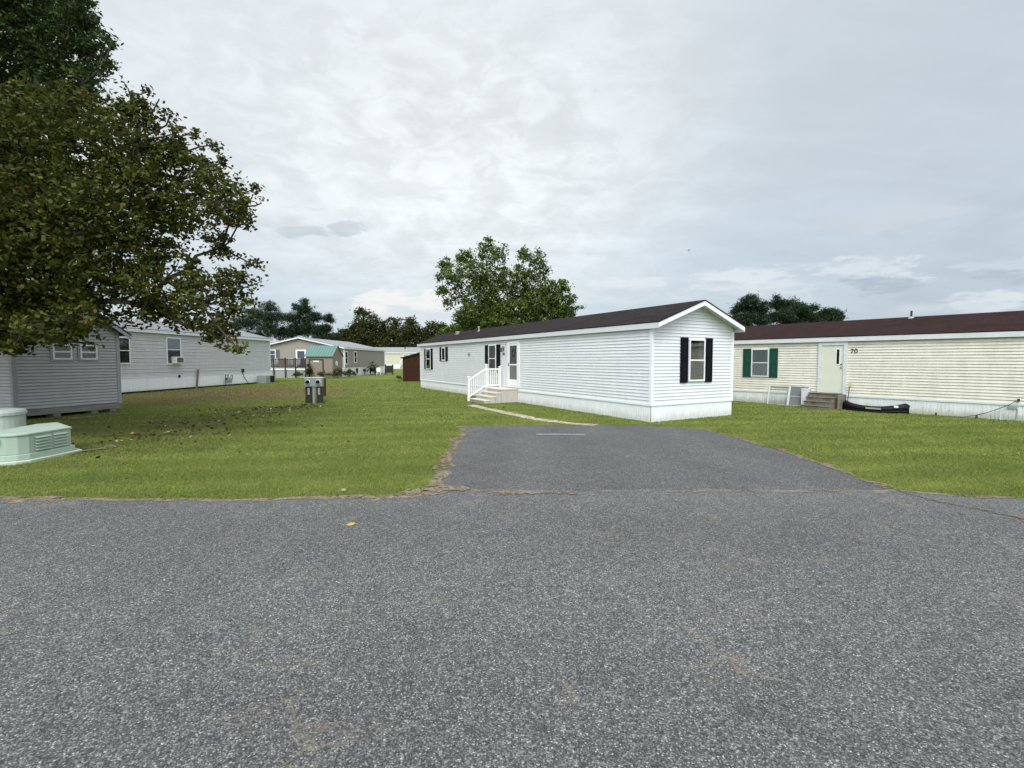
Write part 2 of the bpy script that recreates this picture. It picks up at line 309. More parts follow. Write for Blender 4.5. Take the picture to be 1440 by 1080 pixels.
M = dict(
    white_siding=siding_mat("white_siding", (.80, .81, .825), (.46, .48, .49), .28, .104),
    white_skirt=plain("white_skirt", (.80, .815, .83), .5, .10, 1.2, stretch=(4, 4, .7), low_tint=.35),
    white_trim=plain("white_trim", (.82, .84, .85), .45, .05),
    fascia=plain("shaded_fascia", (.68, .70, .72), .5, .08),  # trim white darkened to stand in for shade along the eaves
    soffit=plain("soffit_vinyl", (.66, .65, .60), .6, .06),
    brown_shingle=shingle_mat("brown_shingle", (.016, .0125, .0135), (.032, .024, .025)),
    red_shingle=shingle_mat("red_brown_shingle", (.0215, .0112, .0104), (.034, .0178, .0162)),
    grey_shingle=shingle_mat("pale_grey_shingle", (.20, .20, .21), (.30, .30, .31)),
    shed_shingle=shingle_mat("dark_grey_shingle", (.05, .05, .052), (.08, .08, .082)),
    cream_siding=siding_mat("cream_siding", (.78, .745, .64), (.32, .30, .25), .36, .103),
    cream_skirt=plain("weathered_skirt", (.70, .72, .71), .6, .22, 1.5, stretch=(5, 5, .8), low_tint=.6),
    cream_door=plain("cream_door", (.66, .67, .56), .45, .06),
    old_trim=plain("weathered_trim", (.64, .66, .67), .6, .2, 4),
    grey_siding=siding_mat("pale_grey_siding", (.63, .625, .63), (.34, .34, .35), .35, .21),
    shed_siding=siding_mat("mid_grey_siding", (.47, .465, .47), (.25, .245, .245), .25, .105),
    shed_corner=plain("grey_corner", (.36, .37, .39), .5, .06),
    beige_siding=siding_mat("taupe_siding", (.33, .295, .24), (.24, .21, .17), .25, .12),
    taupe_boards=wood_mat("taupe_boards", (.27, .22, .18), (.32, .27, .225), .5),
    taupe_door=wood_mat("taupe_door", (.26, .22, .18), (.30, .25, .21), .5),
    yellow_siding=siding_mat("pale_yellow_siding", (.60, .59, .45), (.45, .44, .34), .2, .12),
    pale_roof=plain("pale_metal_roof", (.27, .27, .275), .6, .12, 2, stretch=(1, .3, 1)),
    black_plastic=plain("black_plastic", (.006, .006, .008), .5, .2, 5, .2),
    black_shutter=plain("black_shutter", (.006, .007, .010), .6, .1, 5, .12),
    green_shutter=plain("green_shutter", (.014, .068, .045), .6, .2, 5, .12),
    teal_roof=plain("teal_metal_roof", (.115, .215, .185), .5, .08, 3, .4),
    dark=plain("dark_void", (.012, .012, .013), .9, .1),
    interior=plain("dark_interior", (.022, .024, .026), .9, .3),
    curtain=plain("curtain_cloth", (.42, .42, .40), .9, .25, 3, stretch=(9, 9, .4)),
    blind=plain("window_blind", (.28, .33, .33), .8, .2, 3),
    glass=glass_mat("window_glass"),
    rim_wood=wood_mat("weathered_rim_board", (.18, .165, .15), (.34, .32, .29), 1.0, vertical=False),
    brown_wood=wood_mat("brown_stained_boards", (.032, .0130, .0065), (.056, .0240, .0120), .8),
    dark_wood=wood_mat("dark_deck_wood", (.038, .028, .022), (.085, .065, .05), 1),
    grey_wood=wood_mat("silvered_wood", (.10, .075, .062), (.19, .15, .13), 1),
    post_wood=wood_mat("brown_post_wood", (.045, .025, .016), (.075, .045, .03), 1),
    step_top=conc_mat("cream_tread", (.56, .52, .43), (.70, .66, .56), amt=.15),
    step_conc=conc_mat("tan_precast", (.46, .44, .39), (.60, .575, .51), (.27, .24, .18), .35),
    brick_step=conc_mat("brown_aggregate_steps", (.11, .095, .075), (.27, .235, .19), (.06, .048, .036), .6),
    walk=conc_mat("sandy_walk", (.36, .30, .21), (.56, .50, .40), (.17, .14, .07), .85),
    block=conc_mat("concrete_block", (.22, .21, .19), (.33, .31, .28), amt=.3),
    pad=conc_mat("pale_green_pad", (.42, .48, .38), (.55, .61, .50), (.32, .36, .26), .25),
    trans_green=plain("transformer_green", (.365, .455, .37), .45, .06, 4, .4),
    pale_green=plain("pale_green_shell", (.50, .56, .51), .45, .06, 4, .4),
    metal_grey=plain("meter_grey", (.36, .38, .37), .45, .12, 6, .4, .3),
    dark_metal=plain("dark_metal", (.035, .035, .037), .5, .3, 6),
    lamp_brass=plain("aged_lamp_metal", (.16, .15, .13), .4, .1, 6, .5, .5),
    yellow=plain("yellow_plastic", (.72, .42, .04), .4, .08),
    bark=wood_mat("bark", (.035, .028, .022), (.10, .085, .07), 1.3),
    pine_bark=wood_mat("pine_bark", (.05, .032, .024), (.12, .08, .06), 1.3),
    white_plain=plain("white_plastic", (.80, .80, .78), .4, .05),
    screen=plain("grey_screen", (.17, .175, .18), .8, .1),
    fade_paint=None,
)
def dirt_mat():
    n = NT("dead_grass_and_sand"); p = n.geo.outputs['Position']
    a = n.noise(p, 30, 5, .75); b = n.noise(p, 4, 5, .65)
    c = n.mix(n.ramp(a, [(.35, 0.0), (.68, 1.0)]), (.095, .074, .052), (.38, .32, .235))
    c = n.mix(n.ramp(b, [(.42, 0.0), (.62, .75)]), c, (.17, .122, .082)); n.base(c, .95, .1); n.bump(a, .7, .015)
    al = n.math('ADD', n.math('MULTIPLY', n.noise(p, 9, 5, .75), .6), n.math('MULTIPLY', n.noise(p, 2.3, 3), .4))
    n.put(n.b, 'Alpha', n.ramp(al, [(.45, 0.0), (.50, 1.0)])); return n.m
def paint_mat():
    n = NT("worn_road_paint"); p = n.geo.outputs['Position']
    c = n.mix(n.ramp(n.noise(p, 26, 5, .8), [(.40, 0.0), (.55, 1.0)]), (.13, .13, .13), (.50, .50, .48)); n.base(c, .85, .2); return n.m
M['joint'] = plain('dark_joint', (.06, .055, .05), .9, .3, 6)
def dust_mat():
    n = NT("pale_grit"); p = n.geo.outputs['Position']; a = n.noise(p, 45, 4, .8)
    n.base(n.mix(n.ramp(a, [(.35, 0.0), (.65, 1.0)]), (.10, .098, .092), (.36, .34, .30)), .95, .1)
    n.put(n.b, 'Alpha', n.ramp(n.math('ADD', n.math('MULTIPLY', n.noise(p, 60, 3, .8), .6), n.math('MULTIPLY', n.noise(p, 2.5, 3), .4)), [(.47, 0.0), (.53, .8)])); return n.m
M['dust'] = dust_mat()
M['dirt'] = dirt_mat(); M['fade_paint'] = paint_mat()
M['lawn'] = make_lawn_mat(); M['blades'] = make_blade_mat()
M['road'] = asphalt_mat("road_asphalt", 1.20); M['drive'] = asphalt_mat("driveway_asphalt", 1.08, True)
M['leaf_olive'] = leaf_mat("olive_leaves", [(0.0, (.028, .038, .009)), (.4, (.068, .082, .016)), (.85, (.112, .128, .024)), (.96, (.125, .108, .024)), (1.0, (.15, .085, .03))])
M['leaf_dark'] = leaf_mat("dark_green_leaves", [(0.0, (.020, .038, .012)), (.5, (.044, .074, .020)), (1.0, (.080, .120, .030))])
M['leaf_green'] = leaf_mat("green_leaves", [(0.0, (.040, .068, .017)), (.5, (.098, .140, .030)), (1.0, (.19, .245, .052))])
M['leaf_pine'] = leaf_mat("pine_needles", [(0.0, (.014, .028, .014)), (.6, (.028, .050, .022)), (1.0, (.050, .078, .034))], .15)
M['leaf_autumn'] = leaf_mat("brown_green_leaves", [(0.0, (.030, .042, .013)), (.5, (.060, .075, .020)), (.85, (.085, .085, .028)), (1.0, (.12, .075, .032))])
M['leaf_litter'] = leaf_mat("leaf_litter", [(0.0, (.030, .018, .010)), (.6, (.075, .045, .022)), (.9, (.13, .085, .035)), (.97, (.45, .40, .20)), (1.0, (.55, .5, .3))], .1)
M['leaf_yellow'] = leaf_mat("yellow_leaf", [(0.0, (.62, .42, .09)), (1.0, (.62, .42, .09))], .2)
M['wreath_leaf'] = leaf_mat("wreath_leaves", [(0.0, (.02, .035, .018)), (.7, (.05, .08, .035)), (1.0, (.25, .25, .2))], .1)
M['wing'] = plain("dark_feathers", (.05, .05, .05), .8)

# ------------------------------------------------------------------ mesh helpers
def tag(o, label=None, cat=None, group=None, kind=None):
    if label: o['label'] = label
    if cat: o['category'] = cat
    if group: o['group'] = group
    if kind: o['kind'] = kind
    return o
def empty(name, loc, rz=0.0, label=None, cat=None, group=None):
    o = bpy.data.objects.new(name, None); COL.objects.link(o); o.location = loc; o.rotation_euler = (0, 0, rz)
    o.empty_display_size = .2
    return tag(o, label, cat, group)
I4 = Matrix.Identity(4)
class MB:
    def __init__(s, F=None): s.v = []; s.f = []; s.F = F or I4
    def add(s, vs, fs, T=None):
        b = len(s.v); A = s.F @ T if T is not None else s.F
        s.v += [tuple(A @ Vector(v)) for v in vs]; s.f += [tuple(b + i for i in f) for f in fs]; return s
    def box(s, x0, y0, z0, x1, y1, z1, T=None):
        vs = [(x, y, z) for z in (z0, z1) for x, y in ((x0, y0), (x1, y0), (x1, y1), (x0, y1))]
        return s.add(vs, [(3, 2, 1, 0), (4, 5, 6, 7), (0, 1, 5, 4), (1, 2, 6, 5), (2, 3, 7, 6), (3, 0, 4, 7)], T)
    def bar(s, p, q, w, h):
        p, q = Vector(p), Vector(q); d = (q - p).normalized(); a = d.cross(Vector((0, 0, 1)))
        if a.length < .01: a = Vector((1, 0, 0))
        a.normalize(); b = a.cross(d); vs = []
        for c in (p, q):
            for i, j in ((-1, -1), (1, -1), (1, 1), (-1, 1)): vs.append(tuple(c + a * w / 2 * i + b * h / 2 * j))
        return s.add(vs, [(3, 2, 1, 0), (4, 5, 6, 7), (0, 1, 5, 4), (1, 2, 6, 5), (2, 3, 7, 6), (3, 0, 4, 7)])
    def tube(s, pts, rad, n=8, cap=True):
        pts = [Vector(p) for p in pts]
        if isinstance(rad, (int, float)): rad = [rad] * len(pts)
        vs = []; fs = []
        for i, p in enumerate(pts):
            d = (pts[min(i + 1, len(pts) - 1)] - pts[max(i - 1, 0)]).normalized()
            a = d.cross(Vector((.13, .07, 1)));
            if a.length < .05: a = d.cross(Vector((1, 0, 0)))
            a.normalize(); b = d.cross(a)
            for k in range(n):
                t = 2 * math.pi * k / n; vs.append(tuple(p + (a * math.cos(t) + b * math.sin(t)) * rad[i]))
        for i in range(len(pts) - 1):
            for k in range(n):
                k2 = (k + 1) % n; fs.append((i * n + k, i * n + k2, (i + 1) * n + k2, (i + 1) * n + k))
        if cap: fs.append(tuple(range(n - 1, -1, -1))); fs.append(tuple((len(pts) - 1) * n + k for k in range(n)))
        return s.add(vs, fs)
    def prism(s, poly, z0, z1, T=None):
        """poly in xy, extruded in z"""
        n = len(poly); vs = [(x, y, z0) for x, y in poly] + [(x, y, z1) for x, y in poly]
        fs = [tuple(range(n - 1, -1, -1)), tuple(range(n, 2 * n))] + [(i, (i + 1) % n, n + (i + 1) % n, n + i) for i in range(n)]
        return s.add(vs, fs, T)
    def sprism(s, poly, n0, n1):
        """poly in (s,z) of a wall frame, extruded along the wall normal"""
        k = len(poly); vs = [(x, n0, z) for x, z in poly] + [(x, n1, z) for x, z in poly]
        fs = [tuple(range(k - 1, -1, -1)), tuple(range(k, 2 * k))] + [(i, (i + 1) % k, k + (i + 1) % k, k + i) for i in range(k)]
        return s.add(vs, fs)
    def build(s, name, mat, parent=None, bevel=0, smooth=False, label=None):
        me = bpy.data.meshes.new(name); me.from_pydata(s.v, [], s.f); me.materials.append(mat)
        bm = bmesh.new(); bm.from_mesh(me); bmesh.ops.recalc_face_normals(bm, faces=bm.faces); bm.to_mesh(me); bm.free()
        if smooth: me.polygons.foreach_set('use_smooth', [True] * len(me.polygons))
        o = bpy.data.objects.new(name, me); COL.objects.link(o)
        if parent: o.parent = parent
        if bevel:
            b = o.modifiers.new('bevel', 'BEVEL'); b.width = bevel; b.segments = 2; b.limit_method = 'ANGLE'
        if label: o['label'] = label
        return o
def face_frame(side, L_, W_):
    """frame of a wall: x=s along, y=n outward, z up (house-local axes)"""
    if side == 'x0': c = ((0, 1, 0), (-1, 0, 0), (0, 0, 0))
    if side == 'x1': c = ((0, 1, 0), (1, 0, 0), (W_, 0, 0))
    if side == 'y0': c = ((1, 0, 0), (0, -1, 0), (0, 0, 0))
    if side == 'y1': c = ((1, 0, 0), (0, 1, 0), (0, L_, 0))
    m = Matrix.Identity(4)
    for i in range(3): m[i][0] = c[0][i]; m[i][1] = c[1][i]; m[i][3] = c[2][i]
    return m
def lap(mb, F, s0, s1, z0, z1, course=.1, depth=.024, clip=None, slot=.12):
    mb.F = F; z = z0
    while z < z1 - .004:
        zt = min(z + course, z1)
        if clip:
            a0, b0 = clip(z); a1, b1 = clip(zt)
        else: a0 = a1 = s0; b0 = b1 = s1
        if b0 - a0 < .02: break
        g = course * slot
        mb.add([(a0, depth, z + g), (b0, depth, z + g), (b1, .006, zt), (a1, .006, zt), (a0, -.012, z + g), (b0, -.012, z + g), (a0, -.012, z), (b0, -.012, z), (a0, .006, z), (b0, .006, z)],
               [(0, 1, 2, 3), (4, 5, 1, 0), (6, 7, 5, 4), (8, 9, 7, 6)])
        z = zt
def ribs(mb, F, s0, s1, z0, z1, pitch=.1, depth=.01):
    mb.F = F; s = s0; vs = []; n = 0
    prof = []
    while s < s1 - .001:
        for fx, d in ((0, depth), (.36, depth), (.42, 0), (.52, 0), (.58, depth)): prof.append((min(s + fx * pitch, s1), d))
        s += pitch
    prof.append((s1, depth))
    for x, d in prof: vs += [(x, d, z0), (x, d, z1)]
    mb.add(vs, [(2 * i, 2 * i + 2, 2 * i + 3, 2 * i + 1) for i in range(len(prof) - 1)])

def home(label, loc, ang, L_, W_, sk, wall, eave, ridge, mats, course=.1, ov=.12, gov=.3, y0=0.0, cat='house', group=None, fas=.17, sk0=0.0, name='mobile_home'):
    root = empty(name, (loc[0], loc[1], 0), R(ang), label, cat, group)
    FR = {k: face_frame(k, L_, W_) for k in ('x0', 'x1', 'y0', 'y1')}
    for k in ('y0', 'x0', 'x1', 'y1'):
        pass
    FR['y0'][1][3] = y0; FR['y1'][1][3] = L_
    cx = W_ / 2; zu = eave + (ridge - eave) * ov / (cx + ov) - .045
    def clip(z):
        if z <= zu: return 0, W_
        t = min(1, (z - zu) / (ridge - .045 - zu)); return cx * t, W_ - cx * t
    mb = MB(); inn = .02
    mb.box(inn, y0 + inn, sk, W_ - inn, L_ - inn, zu)
    mb.add([(inn, y0 + inn, zu), (W_ - inn, y0 + inn, zu), (cx, y0 + inn, ridge - .07), (inn, L_ - inn, zu), (W_ - inn, L_ - inn, zu), (cx, L_ - inn, ridge - .07)],
           [(0, 1, 2), (3, 4, 5), (0, 2, 5, 3), (1, 2, 5, 4)])
    for k in ('x0', 'x1'): lap(mb, FR[k], y0, L_, sk, wall, course)
    for k in ('y0', 'y1'): lap(mb, FR[k], 0, W_, sk, ridge, course, clip=clip)
    mb.build('wall', mats['wall'], root)
    mb = MB(); mb.box(.05, y0 + .05, .0, W_ - .05, L_ - .05, sk)
    mb.build('foundation', M['dark'], root)
    mb = MB()
    for k in ('x0', 'x1'): ribs(mb, FR[k], y0, L_, sk0, sk)
    for k in ('y0', 'y1'): ribs(mb, FR[k], 0, W_, sk0, sk)
    mb.build('skirting', mats['skirt'], root)
    mb = MB()
    mb.box(-.036, y0 - .036, sk - .05, .0 - .001, L_ + .036, sk + .014); mb.box(W_ + .001, y0 - .036, sk - .05, W_ + .036, L_ + .036, sk + .014)
    mb.box(0, y0 - .036, sk - .05, W_, y0 - .001, sk + .014); mb.box(0, L_ + .001, sk - .05, W_, L_ + .036, sk + .014)
    s = y0 + 2.1
    while s < L_ - 1:
        mb.box(-.015, s, sk0, -.001, s + .035, sk - .05); mb.box(W_ + .001, s, sk0, W_ + .015, s + .035, sk - .05); s += 2.45
    mb.build('skirt_rail', mats['trim'], root)
    for sx in (0, 1):
        for yy, sy in ((y0, 0), (L_, 1)):
            mb = MB(); x = 0 if sx == 0 else W_
            a, b = (x - .03, x + .075) if sx == 0 else (x - .075, x + .03)
            c, d = (yy - .03, yy + .075) if sy == 0 else (yy - .075, yy + .03)
            mb.box(a, c, sk + .014, b, d, wall); mb.build('corner_trim', mats['trim'], root)
    # roof
    mb = MB(); t = .028
    for sg in (0, 1):
        xe = -ov if sg == 0 else W_ + ov
        vs = []
        for yy in (y0 - gov - .02, L_ + gov + .02):
            vs += [(xe, yy, eave), (cx, yy, ridge), (cx, yy, ridge + t), (xe - (.02 if sg == 0 else -.02), yy, eave + t)]
        mb.add(vs, [(0, 1, 2, 3), (7, 6, 5, 4), (0, 4, 5, 1), (3, 2, 6, 7), (0, 3, 7, 4)])
    roof = mb.build('roof', mats['roof'], root)
    mb = MB()
    for xe, a, b in ((-ov, -ov - .0, -ov + .022), (W_ + ov, W_ + ov - .022, W_ + ov)):
        mb.box(a, y0 - gov, eave - fas, b, L_ + gov, eave - .003)
    mb.build('fascia', mats.get('fascia', mats['trim']), root)
    mb = MB()
    mb.box(-ov + .022, y0, eave - fas + .06, -.001, L_, eave - fas + .075); mb.box(W_ + .001, y0, eave - fas + .06, W_ + ov - .022, L_, eave - fas + .075)
    for ya, yb in ((y0 - gov + .025, y0 - .004), (L_ + .004, L_ + gov - .025)):
        for xe in (-ov + .02, W_ + ov - .02):
            vs = []
            for yy in (ya, yb):
                vs += [(xe, yy, eave - .05), (cx, yy, ridge - .05), (cx, yy, ridge - .035), (xe, yy, eave - .035)]
            mb.add(vs, [(0, 1, 2, 3), (7, 6, 5, 4), (0, 4, 5, 1), (3, 2, 6, 7), (0, 3, 7, 4), (1, 5, 6, 2)])
            k = 8
            for i in range(1, k):          # soffit panel grooves
                yy = ya + (yb - ya) * i / k if False else None
    mb.build('soffit', mats.get('soffit', mats['trim']), root)
    for yy0, yy1 in ((y0 - gov, y0 - gov + .022), (L_ + gov - .022, L_ + gov)):
        for sg in (0, 1):
            xe = -ov if sg == 0 else W_ + ov
            mb = MB(); h = .15; vs = []
            for yy in (yy0 - .003, yy1):
                vs += [(xe, yy, eave - h), (cx, yy, ridge - h), (cx, yy, ridge - .004), (xe, yy, eave - .004)]
            mb.add(vs, [(0, 1, 2, 3), (7, 6, 5, 4), (0, 4, 5, 1), (3, 2, 6, 7), (0, 3, 7, 4), (1, 5, 6, 2)])
            mb.build('rake_board', mats['trim'], root)
    return root, FR

def window(root, F, s0, s1, z0, z1, frame=M['white_trim'], curtain=None, mull=True, name='window', split=.5, fw=.05, depth=.068, grille=False):
    mb = MB(F); d0 = .001
    mb.box(s0, d0, z0, s0 + fw, depth, z1); mb.box(s1 - fw, d0, z0, s1, depth, z1)
    mb.box(s0 + fw, d0, z0, s1 - fw, depth + .012, z0 + fw); mb.box(s0 + fw, d0, z1 - fw, s1 - fw, depth, z1)
    zm = z0 + (z1 - z0) * split
    if mull: mb.box(s0 + fw, d0 + .016, zm - .022, s1 - fw, depth - .004, zm + .022)
    if grille:
        for i in (1, 2):
            x = s0 + (s1 - s0) * i / 3; mb.box(x - .008, .046, z0 + fw, x + .008, .050, z1 - fw)
    w = mb.build(name, frame, root, bevel=.003)
    MB(F).box(s0 + fw, .028, z0 + fw, s1 - fw, .031, z1 - fw).build('dark_interior', M['interior'], w)
    if curtain:
        for kind, a, b, c, d in curtain:
            x0 = s0 + fw + (s1 - s0 - 2 * fw) * a; x1 = s0 + fw + (s1 - s0 - 2 * fw) * b
            y0 = z0 + fw + (z1 - z0 - 2 * fw) * c; y1 = z0 + fw + (z1 - z0 - 2 * fw) * d
            mb = MB(F)
            if kind == 'curtain':
                n = max(4, int((x1 - x0) / .03)); vs = []
                for i in range(n + 1):
                    x = x0 + (x1 - x0) * i / n; y = .038 + .004 * math.sin(i * 2.1)
                    vs += [(x, y, y0), (x, y, y1)]
                mb.add(vs, [(2 * i, 2 * i + 2, 2 * i + 3, 2 * i + 1) for i in range(n)])
                mb.build('curtain', M['curtain'], w)
            else:
                z = y0
                while z < y1 - .01:
                    mb.add([(x0, .035, z), (x1, .035, z), (x1, .041, z + .035), (x0, .041, z + .035)], [(0, 1, 2, 3)]); z += .04
                mb.build('blind', M['blind'], w)
    MB(F).box(s0 + fw, .052, z0 + fw, s1 - fw, .054, z1 - fw).build('pane', M['glass'], w)
    return w
def shutter(root, F, s0, s1, z0, z1, mat):
    mb = MB(F); t = .05; h = .055
    mb.box(s0, .012, z0, s0 + t, h, z1); mb.box(s1 - t, .012, z0, s1, h, z1)
    zm = (z0 + z1) / 2
    for a, b in ((z0, z0 + .08), (zm - .035, zm + .035), (z1 - .08, z1)): mb.box(s0 + t, .012, a, s1 - t, h, b)
    for a, b in ((z0 + .08, zm - .035), (zm + .035, z1 - .08)):
        mb.box(s0 + t, .012, a, s1 - t, .034, b)
        if s1 - s0 > .2: mb.box(s0 + t + .03, .034, a + .03, s1 - t - .03, .046, b - .03)
    return mb.build('shutter', mat, root, bevel=.003)

# ------------------------------------------------------------------ ground sheets
rng = np.random.default_rng(7); random.seed(7)
def sheet(name, poly, z, mat, kind='structure', label=None, cat=None):
    from mathutils.geometry import tessellate_polygon
    tri = tessellate_polygon([[Vector((x, y, 0)) for x, y in poly]])
    me = bpy.data.meshes.new(name); me.from_pydata([(x, y, z) for x, y in poly], [], [tuple(t) for t in tri]); me.materials.append(mat)
    o = bpy.data.objects.new(name, me); COL.objects.link(o); tag(o, label, cat, None, kind)
    bm = bmesh.new(); bm.from_mesh(me); bmesh.ops.recalc_face_normals(bm, faces=bm.faces); bm.to_mesh(me); bm.free()
    if me.polygons[0].normal.z < 0: me.flip_normals()
    return o
def rough_line(pts, step=.12, amp=.05, seed=1):
    r = random.Random(seed); out = []
    ph = [r.uniform(0, 6.28) for _ in range(6)]; k = 0.0
    for (x0, y0), (x1, y1) in zip(pts[:-1], pts[1:]):
        d = math.hypot(x1 - x0, y1 - y0); n = max(1, int(d / step)); nx, ny = -(y1 - y0) / d, (x1 - x0) / d
        for i in range(n):
            t = i / n; s = k + d * t
            o = amp * (.5 * math.sin(s * 1.3 + ph[0]) + .35 * math.sin(s * 3.7 + ph[1]) + .3 * math.sin(s * 8.9 + ph[2]) + .25 * r.uniform(-1, 1))
            out.append((x0 + (x1 - x0) * t + nx * o, y0 + (y1 - y0) * t + ny * o))
        k += d
    out.append(pts[-1]); return out
sheet('ground', [(-900, -300), (900, -300), (900, 1500), (-900, 1500)], 0.0, M['lawn'])
# the lane runs left-right past the camera; the driveway leaves it towards the white home
edge_left = rough_line([(-60, 7.6), (-30, 6.9), (-12, 6.45), (-6.97, 6.36), (-3.9, 6.32), (-1.9, 6.40), (-1.35, 6.55), (-1.02, 6.81)], .12, .05, 3)
edge_right = rough_line([(5.54, 6.74), (6.1, 6.5), (6.97, 6.36), (12, 6.3), (30, 6.6), (60, 7.2)], .12, .05, 4)
seam = rough_line([(-1.02, 6.81), (.6, 6.72), (2.2, 6.74), (4.2, 6.76), (5.54, 6.74)], .15, .03, 5)
road_poly = edge_left + seam[1:] + edge_right[1:] + [(60, -4.2), (-60, -3.6)]
sheet('road', road_poly, .012, M['road'])
drive_left = rough_line([(-1.02, 6.81), (-1.14, 7.3), (-1.14, 8.3), (-1.18, 9.4), (-1.30, 10.6), (-1.25, 12.1), (-1.35, 13.45)], .1, .06, 6)
drive_top = rough_line([(-1.35, 13.45), (.3, 13.6), (1.35, 13.72), (2.3, 13.75), (3.4, 13.6), (4.6, 13.25), (5.2, 12.9)], .12, .05, 8)
drive_right = rough_line([(5.2, 12.9), (5.42, 11.9), (5.5, 10.7), (5.6, 9.4), (5.6, 8.4), (5.55, 7.5), (5.54, 6.74)], .1, .05, 9)
drive_poly = drive_left + drive_top[1:] + drive_right[1:] + [(5.3, 6.55), (2, 6.5), (-.9, 6.6)]
sheet('driveway', drive_poly, .008, M['drive'])
walk_c = [(-1.75, 19.95), (-1.35, 19.1), (-.75, 18.0), (-.1, 16.7), (.6, 15.45), (1.3, 14.55), (1.95, 14.0), (2.45, 13.75)]
def ribbon(name, line, wl, wr, z, mat, kind='structure', seed=1, jit=.3):
    r = random.Random(seed); Lf, Rt = [], []
    for i, (x, y) in enumerate(line):
        x0, y0 = line[max(i - 1, 0)]; x1, y1 = line[min(i + 1, len(line) - 1)]; d = math.hypot(x1 - x0, y1 - y0) or 1
        nx, ny = -(y1 - y0) / d, (x1 - x0) / d
        a = wl(i / len(line)) if callable(wl) else wl; b = wr(i / len(line)) if callable(wr) else wr
        a *= 1 + r.uniform(-jit, jit); b *= 1 + r.uniform(-jit, jit)
        Lf.append((x + nx * a, y + ny * a, z)); Rt.append((x - nx * b, y - ny * b, z))
    n = len(line); me = bpy.data.meshes.new(name)
    me.from_pydata(Lf + Rt, [], [(n + i, n + i + 1, i + 1, i) for i in range(n - 1)]); me.materials.append(mat)
    o = bpy.data.objects.new(name, me); COL.objects.link(o); tag(o, kind=kind); return o
ribbon('path', rough_line(walk_c, .1, .05, 12), .21, .21, .010, M['walk'], jit=.3)
fl = lambda a, b, p: (lambda t: a + b * max(0, math.sin(t * p) * math.sin(t * p * 2.7 + 1)))
ribbon('verge', edge_left, fl(.05, .12, 25), fl(.06, .14, 40), .0165, M['dirt'], seed=2)
ribbon('verge', edge_right, fl(.06, .08, 30), fl(.02, .06, 33), .0165, M['dirt'], seed=3)
ribbon('verge', drive_left, fl(.12, .22, 11), fl(.06, .12, 17), .0160, M['dirt'], seed=4)
ribbon('verge', drive_right, fl(.09, .14, 15), fl(.02, .05, 17), .0160, M['dirt'], seed=5)
ribbon('verge', drive_top, fl(.04, .05, 15), fl(.01, .04, 17), .0150, M['dirt'], seed=6)
for i, (pts, w) in enumerate([([(-.55, 6.78), (-.1, 6.66), (.05, 6.6)], .05), ([(2.3, 6.68), (2.9, 6.71), (3.5, 6.7)], .022), ([(5.6, 6.35), (5.85, 5.95), (6.0, 5.8)], .03),
                              ([(6.05, 5.65), (6.3, 5.15), (6.42, 4.95)], .022), ([(6.42, 4.85), (6.50, 4.6), (6.52, 4.4)], .022), ([(-.2, 6.62), (.5, 6.60), (.9, 6.66)], .05), ([(4.3, 6.76), (4.9, 6.74)], .012), ([(6.6, 4.2), (6.9, 3.5)], .02), ([(.62, 6.3), (.75, 6.2)], .02), ([(-.62, 6.85), (-1.1, 6.8), (-1.6, 6.62)], .09)]):
    ribbon('sand_patch', rough_line(pts, .05, .03, 20 + i), w * 1.5, w * 1.2, .0182 + i * .0008, M['dirt'], seed=30 + i, jit=.85)
ribbon('sand_patch', seam, .05, .08, .0174, M['dust'], jit=.6)
ribbon('road_joint', rough_line([(5.54, 6.74), (5.75, 6.1), (6.1, 5.5), (6.45, 4.7), (6.55, 4.2), (6.9, 3.4)], .06, .03, 51), .008, .009, .0162, M['joint'], jit=.7)
ribbon('parking_line', rough_line([(.62, 12.0), (1.2, 12.02), (1.86, 11.98)], .08, .008, 41), .045, .045, .0125, M['fade_paint'], jit=.15)
ribbon('parking_line', rough_line([(-.95, 12.1), (-.2, 11.95), (.6, 12.0)], .05, .02, 42), .012, .012, .0125, M['dust'], jit=.9)

# ------------------------------------------------------------------ grass, real blades on the lawn
def inpoly(x, y, poly):
    P = np.array(poly); c = np.zeros(x.shape, bool); j = len(P) - 1
    for i in range(len(P)):
        xi, yi, xj, yj = P[i, 0], P[i, 1], P[j, 0], P[j, 1]
        if yi != yj:
            m = ((yi > y) != (yj > y)) & (x < (xj - xi) * (y - yi) / (yj - yi) + xi); c ^= m
        j = i
    return c
def near_line(x, y, line, w):
    m = np.zeros(x.shape, bool); P = np.array(line)[::2]
    for a in P:
        if abs(a[0]) > 16: continue
        m |= (x - a[0]) ** 2 + (y - a[1]) ** 2 < w * w
    return m
WH = dict(o=np.array([4.24, 14.38]), a=R(29.8), L=21.3, W=3.85)
def in_rect(x, y, o, ang, x0, y0, x1, y1):
    c, s_ = math.cos(ang), math.sin(ang); lx = (x - o[0]) * c + (y - o[1]) * s_; ly = -(x - o[0]) * s_ + (y - o[1]) * c
    return (lx > x0) & (lx < x1) & (ly > y0) & (ly < y1)
